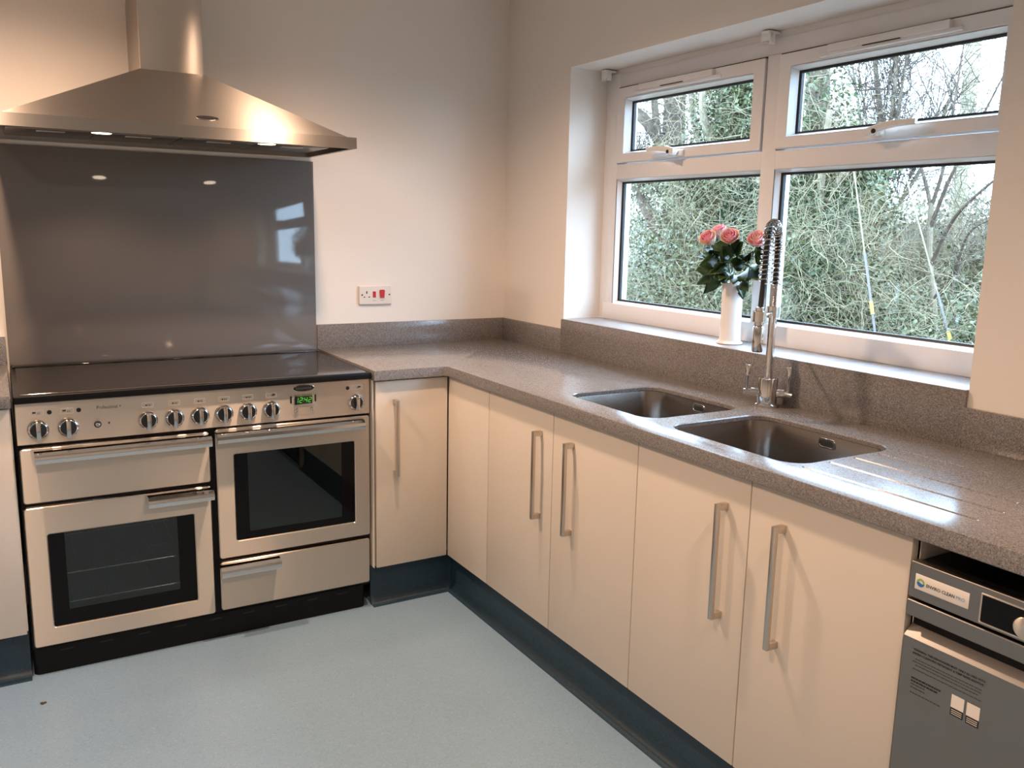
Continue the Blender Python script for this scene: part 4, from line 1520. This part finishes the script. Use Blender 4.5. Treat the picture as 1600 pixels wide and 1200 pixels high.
def limb(parent, name, pts, r, mat, n=9, label=None):
    """a trunk or branch through control points, resampled and slightly uneven"""
    P_ = [Vector(p) for p in pts]
    out_, rad = [], []
    m = len(P_)
    for i in range(m - 1):
        p0, p1, p2, p3 = P_[max(i - 1, 0)], P_[i], P_[i + 1], P_[min(i + 2, m - 1)]
        for k in range(6):
            s = k / 6
            q = 0.5 * ((2 * p1) + (p2 - p0) * s + (2 * p0 - 5 * p1 + 4 * p2 - p3) * s * s + (3 * p1 - p0 - 3 * p2 + p3) * s ** 3)
            out_.append(q)
            rad.append((r[i] + (r[i + 1] - r[i]) * s) * random.uniform(0.93, 1.07))
    out_.append(P_[-1]); rad.append(r[-1])
    b = B(); b.tube(out_, rad, n)
    return obj(name, b, mat, parent, label=label)

def rdir(n, up=0.4, spread=1.0):
    d = rng.normal(size=(n, 3)) * spread
    d[:, 2] += up
    return d

# tall bare tree with a forking limb, left
t = thing('tree', 'bare grey tree with a heavy forking limb on the left outside the window', 'tree', (7.0, 7.0, GZ))
limb(t, 'trunk', [(7.0, 6.9, GZ), (7.0, 6.95, 1.5), (7.0, 7.08, 3.2), (7.05, 7.1, 6.5)], [0.22, 0.19, 0.17, 0.12], M['bark'], 12)
limb(t, 'branch', [(7.0, 6.97, 2.25), (6.75, 7.1, 2.75), (6.6, 7.35, 3.1), (6.5, 7.8, 3.35), (6.4, 8.6, 3.5)], [0.13, 0.10, 0.085, 0.07, 0.04], M['bark'])
limb(t, 'branch', [(6.75, 7.12, 2.75), (6.75, 7.25, 3.3), (6.8, 7.5, 4.4)], [0.06, 0.055, 0.03], M['bark'])
limb(t, 'branch', [(6.8, 6.8, 1.1), (6.5, 7.05, 1.75), (6.4, 7.25, 2.15), (6.3, 7.6, 2.4)], [0.09, 0.08, 0.06, 0.03], M['bark'])
limb(t, 'branch', [(6.45, 7.2, 2.05), (6.3, 7.45, 2.1), (6.1, 7.7, 2.0)], [0.04, 0.03, 0.02], M['bark'])
st_ = np.concatenate([blob(260, (6.6, 7.3, 2.6), (0.6, 0.9, 1.0), 0.0), blob(240, (7, 7, 3.2), (0.7, 1.2, 1.2), 0.0)])
twigs(t, 'twigs', st_, rdir(500, 0.2), rng.uniform(0.4, 1.1, 500), rng.uniform(0.004, 0.010, 500), 0.28, M['twigdark'], 7)
foliage(t, 'foliage', np.concatenate([blob(3500, (6.7, 7.2, 2.2), (0.6, 0.9, 0.55), 0.1), blob(5500, (6.8, 6.9, 1.2), (0.6, 1.2, 1.0), 0.1)]), 0.055, M['ivypale'])

# ivy tree in the left panes
t = thing('tree', 'ivy covered tree standing behind the roses and the middle bar of the window', 'tree', (6.0, 4.9, GZ))
limb(t, 'trunk', [(6.0, 4.85, GZ), (6.0, 4.95, 1.5), (6.05, 4.9, 3.5), (6.0, 4.8, 6)], [0.20, 0.18, 0.15, 0.1], M['bark'], 11)
limb(t, 'branch', [(5.9, 4.8, 2.2), (5.45, 4.72, 2.75), (5.40, 4.70, 3.2), (5.3, 4.6, 3.9)], [0.05, 0.045, 0.04, 0.03], M['barkpale'], 8)
limb(t, 'branch', [(6.0, 5.0, 1.9), (6.1, 5.6, 2.8), (6.3, 6.0, 3.7)], [0.06, 0.045, 0.03], M['bark'], 8)
pts = np.concatenate([blob(15000, (6.0, 4.75, 1.7), (0.65, 0.85, 2.0), 0.25), blob(7000, (5.7, 4.9, 0.6), (0.7, 1.3, 1.0), 0.2), blob(3000, (5.9, 5.2, 2.0), (0.5, 0.5, 0.6), 0.2), blob(5500, (6.0, 4.5, 3.0), (0.7, 0.8, 0.7), 0.2)])
foliage(t, 'foliage', pts, 0.055, M['ivy'])
s_ = blob(1500, (5.75, 4.75, 1.9), (0.7, 1.0, 2.2), 0.4)
twigs(t, 'twigs', s_, rdir(1500, -0.1), rng.uniform(0.3, 0.9, 1500), rng.uniform(0.002, 0.0055, 1500), 0.35, M['twig'], 7, 0.05)

# ivy tree right of the middle bar
t = thing('tree', 'leaning tree wrapped in ivy and pale stems right of the middle window bar', 'tree', (5.5, 2.95, GZ))
limb(t, 'trunk', [(5.5, 2.9, GZ), (5.5, 3.0, 1.2), (5.55, 3.12, 3.0), (5.7, 3.35, 5.0)], [0.17, 0.15, 0.12, 0.07], M['bark'], 11)
limb(t, 'branch', [(5.3, 2.75, 1.6), (5.2, 2.68, 2.1), (5.15, 2.60, 2.6)], [0.035, 0.04, 0.025], M['barkpale'], 8)
limb(t, 'branch', [(5.45, 2.95, 1.4), (5.35, 2.55, 2.0), (5.4, 2.3, 2.5)], [0.04, 0.03, 0.02], M['barkpale'], 8)
pts = np.concatenate([blob(11000, (5.5, 3.05, 1.6), (0.5, 0.55, 1.9), 0.2), blob(9000, (5.2, 2.65, 0.9), (0.65, 0.75, 0.95), 0.2), blob(2500, (5.6, 2.6, 2.0), (0.4, 0.45, 0.5), 0.1)])
foliage(t, 'foliage', pts, 0.050, M['ivy'])
s_ = np.concatenate([blob(1300, (5.2, 2.9, 1.4), (0.5, 0.8, 1.8), 0.4), blob(900, (5.0, 2.4, 0.9), (0.5, 0.8, 1.0), 0.3)])
twigs(t, 'twigs', s_, rdir(2200, 0.0), rng.uniform(0.3, 0.9, 2200), rng.uniform(0.002, 0.005, 2200), 0.40, M['twig'], 7, 0.06)

# evergreen shrub further back
t = thing('shrub', 'pale leaved evergreen shrub behind the slanting stay wire', 'shrub', (8.3, 4.7, GZ))
limb(t, 'stem', [(8.3, 4.7, GZ), (8.3, 4.75, 1.5), (8.35, 4.9, 2.8)], [0.09, 0.07, 0.03], M['bark'])
pts = np.concatenate([blob(5500, (8.2, 5.0, 2.0), (0.7, 0.8, 0.8), 0.15), blob(3800, (8.0, 4.4, 1.6), (0.6, 0.6, 0.5), 0.1), blob(3000, (8.4, 5.3, 2.6), (0.6, 0.5, 0.5), 0.15), blob(3500, (8.0, 5.0, 0.7), (0.8, 1.0, 0.6), 0.2)])
foliage(t, 'foliage', pts, 0.065, M['ivypale'])

# bare tree with fine twigs against the sky
t = thing('tree', 'bare tree with fine reddish twigs against the white sky', 'tree', (9.5, 5.1, GZ))
limb(t, 'trunk', [(9.5, 5.1, GZ), (9.5, 5.15, 1.5), (9.45, 5.2, 2.6), (9.4, 5.5, 4.2), (9.4, 5.7, 6)], [0.07, 0.06, 0.05, 0.035, 0.02], M['barkpale'])
S0 = []
for (p0, p1, p2) in (((9.5, 5.15, 2.0), (9.4, 5.0, 3.0), (9.3, 4.8, 4.6)), ((9.5, 5.15, 1.7), (9.5, 5.6, 2.8), (9.5, 6.0, 4.2)), ((9.5, 5.1, 1.6), (9.4, 4.5, 2.4), (9.2, 4.0, 3.4)), ((9.45, 5.2, 2.5), (9.3, 5.0, 3.6), (9.2, 5.1, 5.2))):
    limb(t, 'branch', [p0, p1, p2], [0.035, 0.026, 0.012], M['barkpale'], 7)
    A_ = np.array(p0); Bq = np.array(p2)
    S0.append(A_ + (Bq - A_) * rng.uniform(0.1, 1, (150, 1)) + rng.normal(size=(150, 3)) * 0.06)
S0 = np.concatenate(S0)
PQ = twigs(t, 'twigs', S0, rdir(len(S0), 0.9, 0.8), rng.uniform(0.6, 1.6, len(S0)), rng.uniform(0.005, 0.011, len(S0)), 0.13, M['twigdark'], 6)
s2_ = PQ[:, 3]
twigs(t, 'twigs', np.repeat(s2_, 2, 0), rdir(len(s2_) * 2, 0.8, 0.8), rng.uniform(0.3, 0.8, len(s2_) * 2), np.full(len(s2_) * 2, 0.0042), 0.13, M['twigdark'], 5)

# slender forked tree in front of the pole
t = thing('tree', 'slender forked bare tree in front of the utility pole', 'tree', (6.6, 2.15, GZ))
limb(t, 'trunk', [(6.6, 2.15, GZ), (6.6, 2.22, 0.5), (6.6, 2.36, 1.2), (6.6, 2.40, 1.75)], [0.035, 0.035, 0.032, 0.03], M['barkpale'])
BR = (((6.6, 2.40, 1.7), (6.7, 2.62, 2.1), (6.8, 2.95, 2.6)), ((6.6, 2.40, 1.7), (6.6, 2.30, 2.15), (6.6, 2.25, 2.9), (6.6, 2.2, 3.7)), ((6.6, 2.33, 1.1), (6.5, 2.05, 1.6), (6.3, 1.55, 1.95), (6.2, 1.2, 2.15)),
      ((6.6, 2.25, 0.75), (6.5, 2.0, 1.05), (6.3, 1.75, 1.45), (6.2, 1.4, 1.6)), ((6.6, 2.38, 1.5), (6.5, 2.15, 2.0), (6.4, 1.8, 2.6), (6.3, 1.5, 3.1)))
S0 = []
for q in BR:
    limb(t, 'branch', q, [0.024, 0.018, 0.012, 0.007][:len(q)], M['bark'], 7)
    A_ = np.array(q[0]); Bq = np.array(q[-1])
    S0.append(A_ + (Bq - A_) * rng.uniform(0.2, 1, (45, 1)) + rng.normal(size=(45, 3)) * 0.04)
S0 = np.concatenate(S0)
twigs(t, 'twigs', S0, rdir(len(S0), 0.5, 0.8), rng.uniform(0.3, 0.9, len(S0)), rng.uniform(0.003, 0.006, len(S0)), 0.22, M['twigdark'], 6)

# pale brush behind the slender tree
root = thing('brushwood', 'pale leafless brushwood filling the gap below the utility pole', 'brushwood', (10.0, 4.2, GZ))
root['kind'] = 'stuff'
s_ = np.concatenate([blob(900, (9.6, 4.4, 0.9), (0.9, 1.3, 1.0), 0.0), blob(700, (9.0, 3.3, 1.0), (0.8, 0.9, 1.1), 0.0), blob(500, (10.2, 5.6, 0.9), (0.8, 0.9, 0.9), 0.0)])
twigs(root, 'stems', s_, rdir(len(s_), 0.5), rng.uniform(0.4, 1.1, len(s_)), rng.uniform(0.003, 0.007, len(s_)), 0.26, M['twig'], 6)
foliage(root, 'leaves', np.concatenate([blob(2600, (9.8, 4.6, 0.5), (0.9, 1.4, 0.8), 0.1), blob(1800, (9.0, 3.2, 0.6), (0.8, 0.9, 0.9), 0.1)]), 0.055, M['ivypale'])

# utility pole
t = thing('utility_pole', 'weathered pale green utility pole on the right outside the window', 'pole', (12.0, 5.52, GZ))
b = B()
b.lathe([(0.135, 0), (0.13, 2.0), (0.12, 5.0), (0.11, 8.0), (0.0, 8.05)], (12.0, 5.52, GZ), (0.0, 0.02, 1), 16)
obj('shaft', b, M['pole'], t)
s_ = np.array((11.9, 5.5, 1.5)) + np.c_[rng.normal(size=160) * 0.12, rng.normal(size=160) * 0.12, rng.uniform(0, 2.6, 160)]
twigs(t, 'climbing_stems', s_, rdir(160, 0.3), rng.uniform(0.2, 0.7, 160), rng.uniform(0.004, 0.010, 160), 0.3, M['twigdark'], 6)

# stay wires with yellow guards
def stay(name, a, c_, y0_, y1_, label):
    a, c_ = Vector(a), Vector(c_)
    t = thing('stay_wire', label, 'wire', c_)
    b = B(); b.cyl(a, c_, 0.007, n=8)
    obj('wire', b, M['barkpale'], t)
    f = lambda k: a + (c_ - a) * k
    b = B(); b.cyl(f(y0_ - 0.16), f(1.0), 0.011, n=10)
    obj('sleeve', b, M['cable'], t)
    b = B(); b.cyl(f(y0_), f(y1_), 0.0155, n=12)
    obj('guard', b, M['yellow'], t, label='yellow plastic guard')
stay('stay_wire', (4.5, 1.90, 2.55), (4.5, 1.225, 0.0), 0.672, 0.715, 'slanting stay wire with a yellow guard outside near the tap')
stay('stay_wire', (5.0, 1.62, 2.0), (5.0, 0.78, 0.0), 0.70, 0.755, 'slanting stay wire with a yellow guard by the right edge of the window')

# shed in the distance
t = thing('shed', 'low shed with a dark roof and pale end seen through the thicket', 'shed', (17.0, 10.0, GZ))
b = B(); b.box(16.3, 18.5, 8.6, 11.4, GZ, 0.95)
obj('wall', b, M['paleboard'], t, smooth=False)
b = B(); b.prism([(15.9, 0.92), (17.4, 1.6), (18.9, 0.92), (18.9, 1.02), (17.4, 1.72), (15.9, 1.04)], 'y', 9.35, 11.6)
obj('roof', b, M['roof'], t, smooth=False)

# undergrowth and hedges
def mass(name, label, cat, c_list, size, mat, tw=None, twmat=None):
    ctr = np.mean([c[1] for c in c_list], 0)
    root = thing(name, label, cat, (float(ctr[0]), float(ctr[1]), GZ))
    root['kind'] = 'stuff'
    pts = np.concatenate([blob(n_, c_, r_, sh) for n_, c_, r_, sh in c_list])
    pts = pts[pts[:, 2] > GZ]
    foliage(root, 'leaves', pts, size, mat)
    if tw:
        s_ = np.concatenate([blob(int(n_ * tw), c_, np.array(r_) * 1.05, 0.5) for n_, c_, r_, sh in c_list])
        s_ = s_[s_[:, 2] > GZ]
        k = len(s_)
        twigs(root, 'stems', s_, rdir(k, 0.25), rng.uniform(0.35, 1.0, k), rng.uniform(0.002, 0.0055, k), 0.36, twmat, 7, 0.05)
    return root
mass('undergrowth', 'tangled bramble thicket filling the foot of the view outside the window', 'undergrowth',
     [(7000, (5.4, y, 0.15), (0.75, 0.75, 0.75), 0.25) for y in (1.0, 2.0, 3.0, 4.0, 5.0, 6.0, 7.0)], 0.045, M['bramble'], 0.09, M['twig'])
mass('hedge', 'loose hedge behind the thicket on the right of the view', 'hedge',
     [(4500, (7.6, 2.6, 0.3), (0.7, 0.9, 0.7), 0.2), (4500, (7.6, 3.8, 0.35), (0.7, 0.9, 0.7), 0.2), (1500, (8.8, 3.3, 0.7), (0.7, 0.9, 0.8), 0.2), (900, (9.5, 3.4, 1.3), (0.5, 0.6, 0.6), 0.1)], 0.06, M['bramble'], 0.06, M['twig'])
mass('hedge', 'grey green hedge of loose shrubs behind the tree on the left', 'hedge',
     [(5000, (8.0, 8.2, 0.5), (0.8, 1.2, 1.1), 0.2), (4500, (7.8, 6.4, 0.6), (0.8, 1.2, 1.1), 0.2), (3000, (7.4, 5.6, 1.4), (0.6, 0.8, 0.9), 0.2), (2500, (8.4, 9.3, 0.8), (0.8, 1.0, 1.2), 0.2)], 0.06, M['ivypale'], 0.08, M['twigdark'])
mass('hedge', 'tall dense hedge beyond the right edge of the window', 'hedge',
     [(7000, (6.2, y, 1.6), (0.9, 1.3, 1.2), 0.3) for y in (-0.9, -2.9, -4.9, -6.9, -8.9)], 0.09, M['ivy'], 0.03, M['twig'])
mass('hedge', 'pale loose hedge in the middle distance below the pole', 'hedge',
     [(4500, (11.0, y, z_), (0.8, 0.9, r_), 0.2) for y, z_, r_ in ((4.6, 0.6, 0.9), (5.9, 0.45, 0.75), (7.4, 0.5, 0.85), (8.8, 0.7, 1.1))], 0.075, M['ivypale'], 0.06, M['twigdark'])
mass('hedgerow', 'distant hazy hedgerow low on the skyline', 'hedge',
     [(2600, (20.5, y, 1.0 + 0.5 * ((i * 37) % 5) / 5), (1.5, 1.9, 1.7), 0.2) for i, y in enumerate((7.5, 9.5, 11.5, 13.5, 15.5, 18.0, 21.0, 24.0))], 0.13, M['ivypale'], 0.1, M['twigdark'])
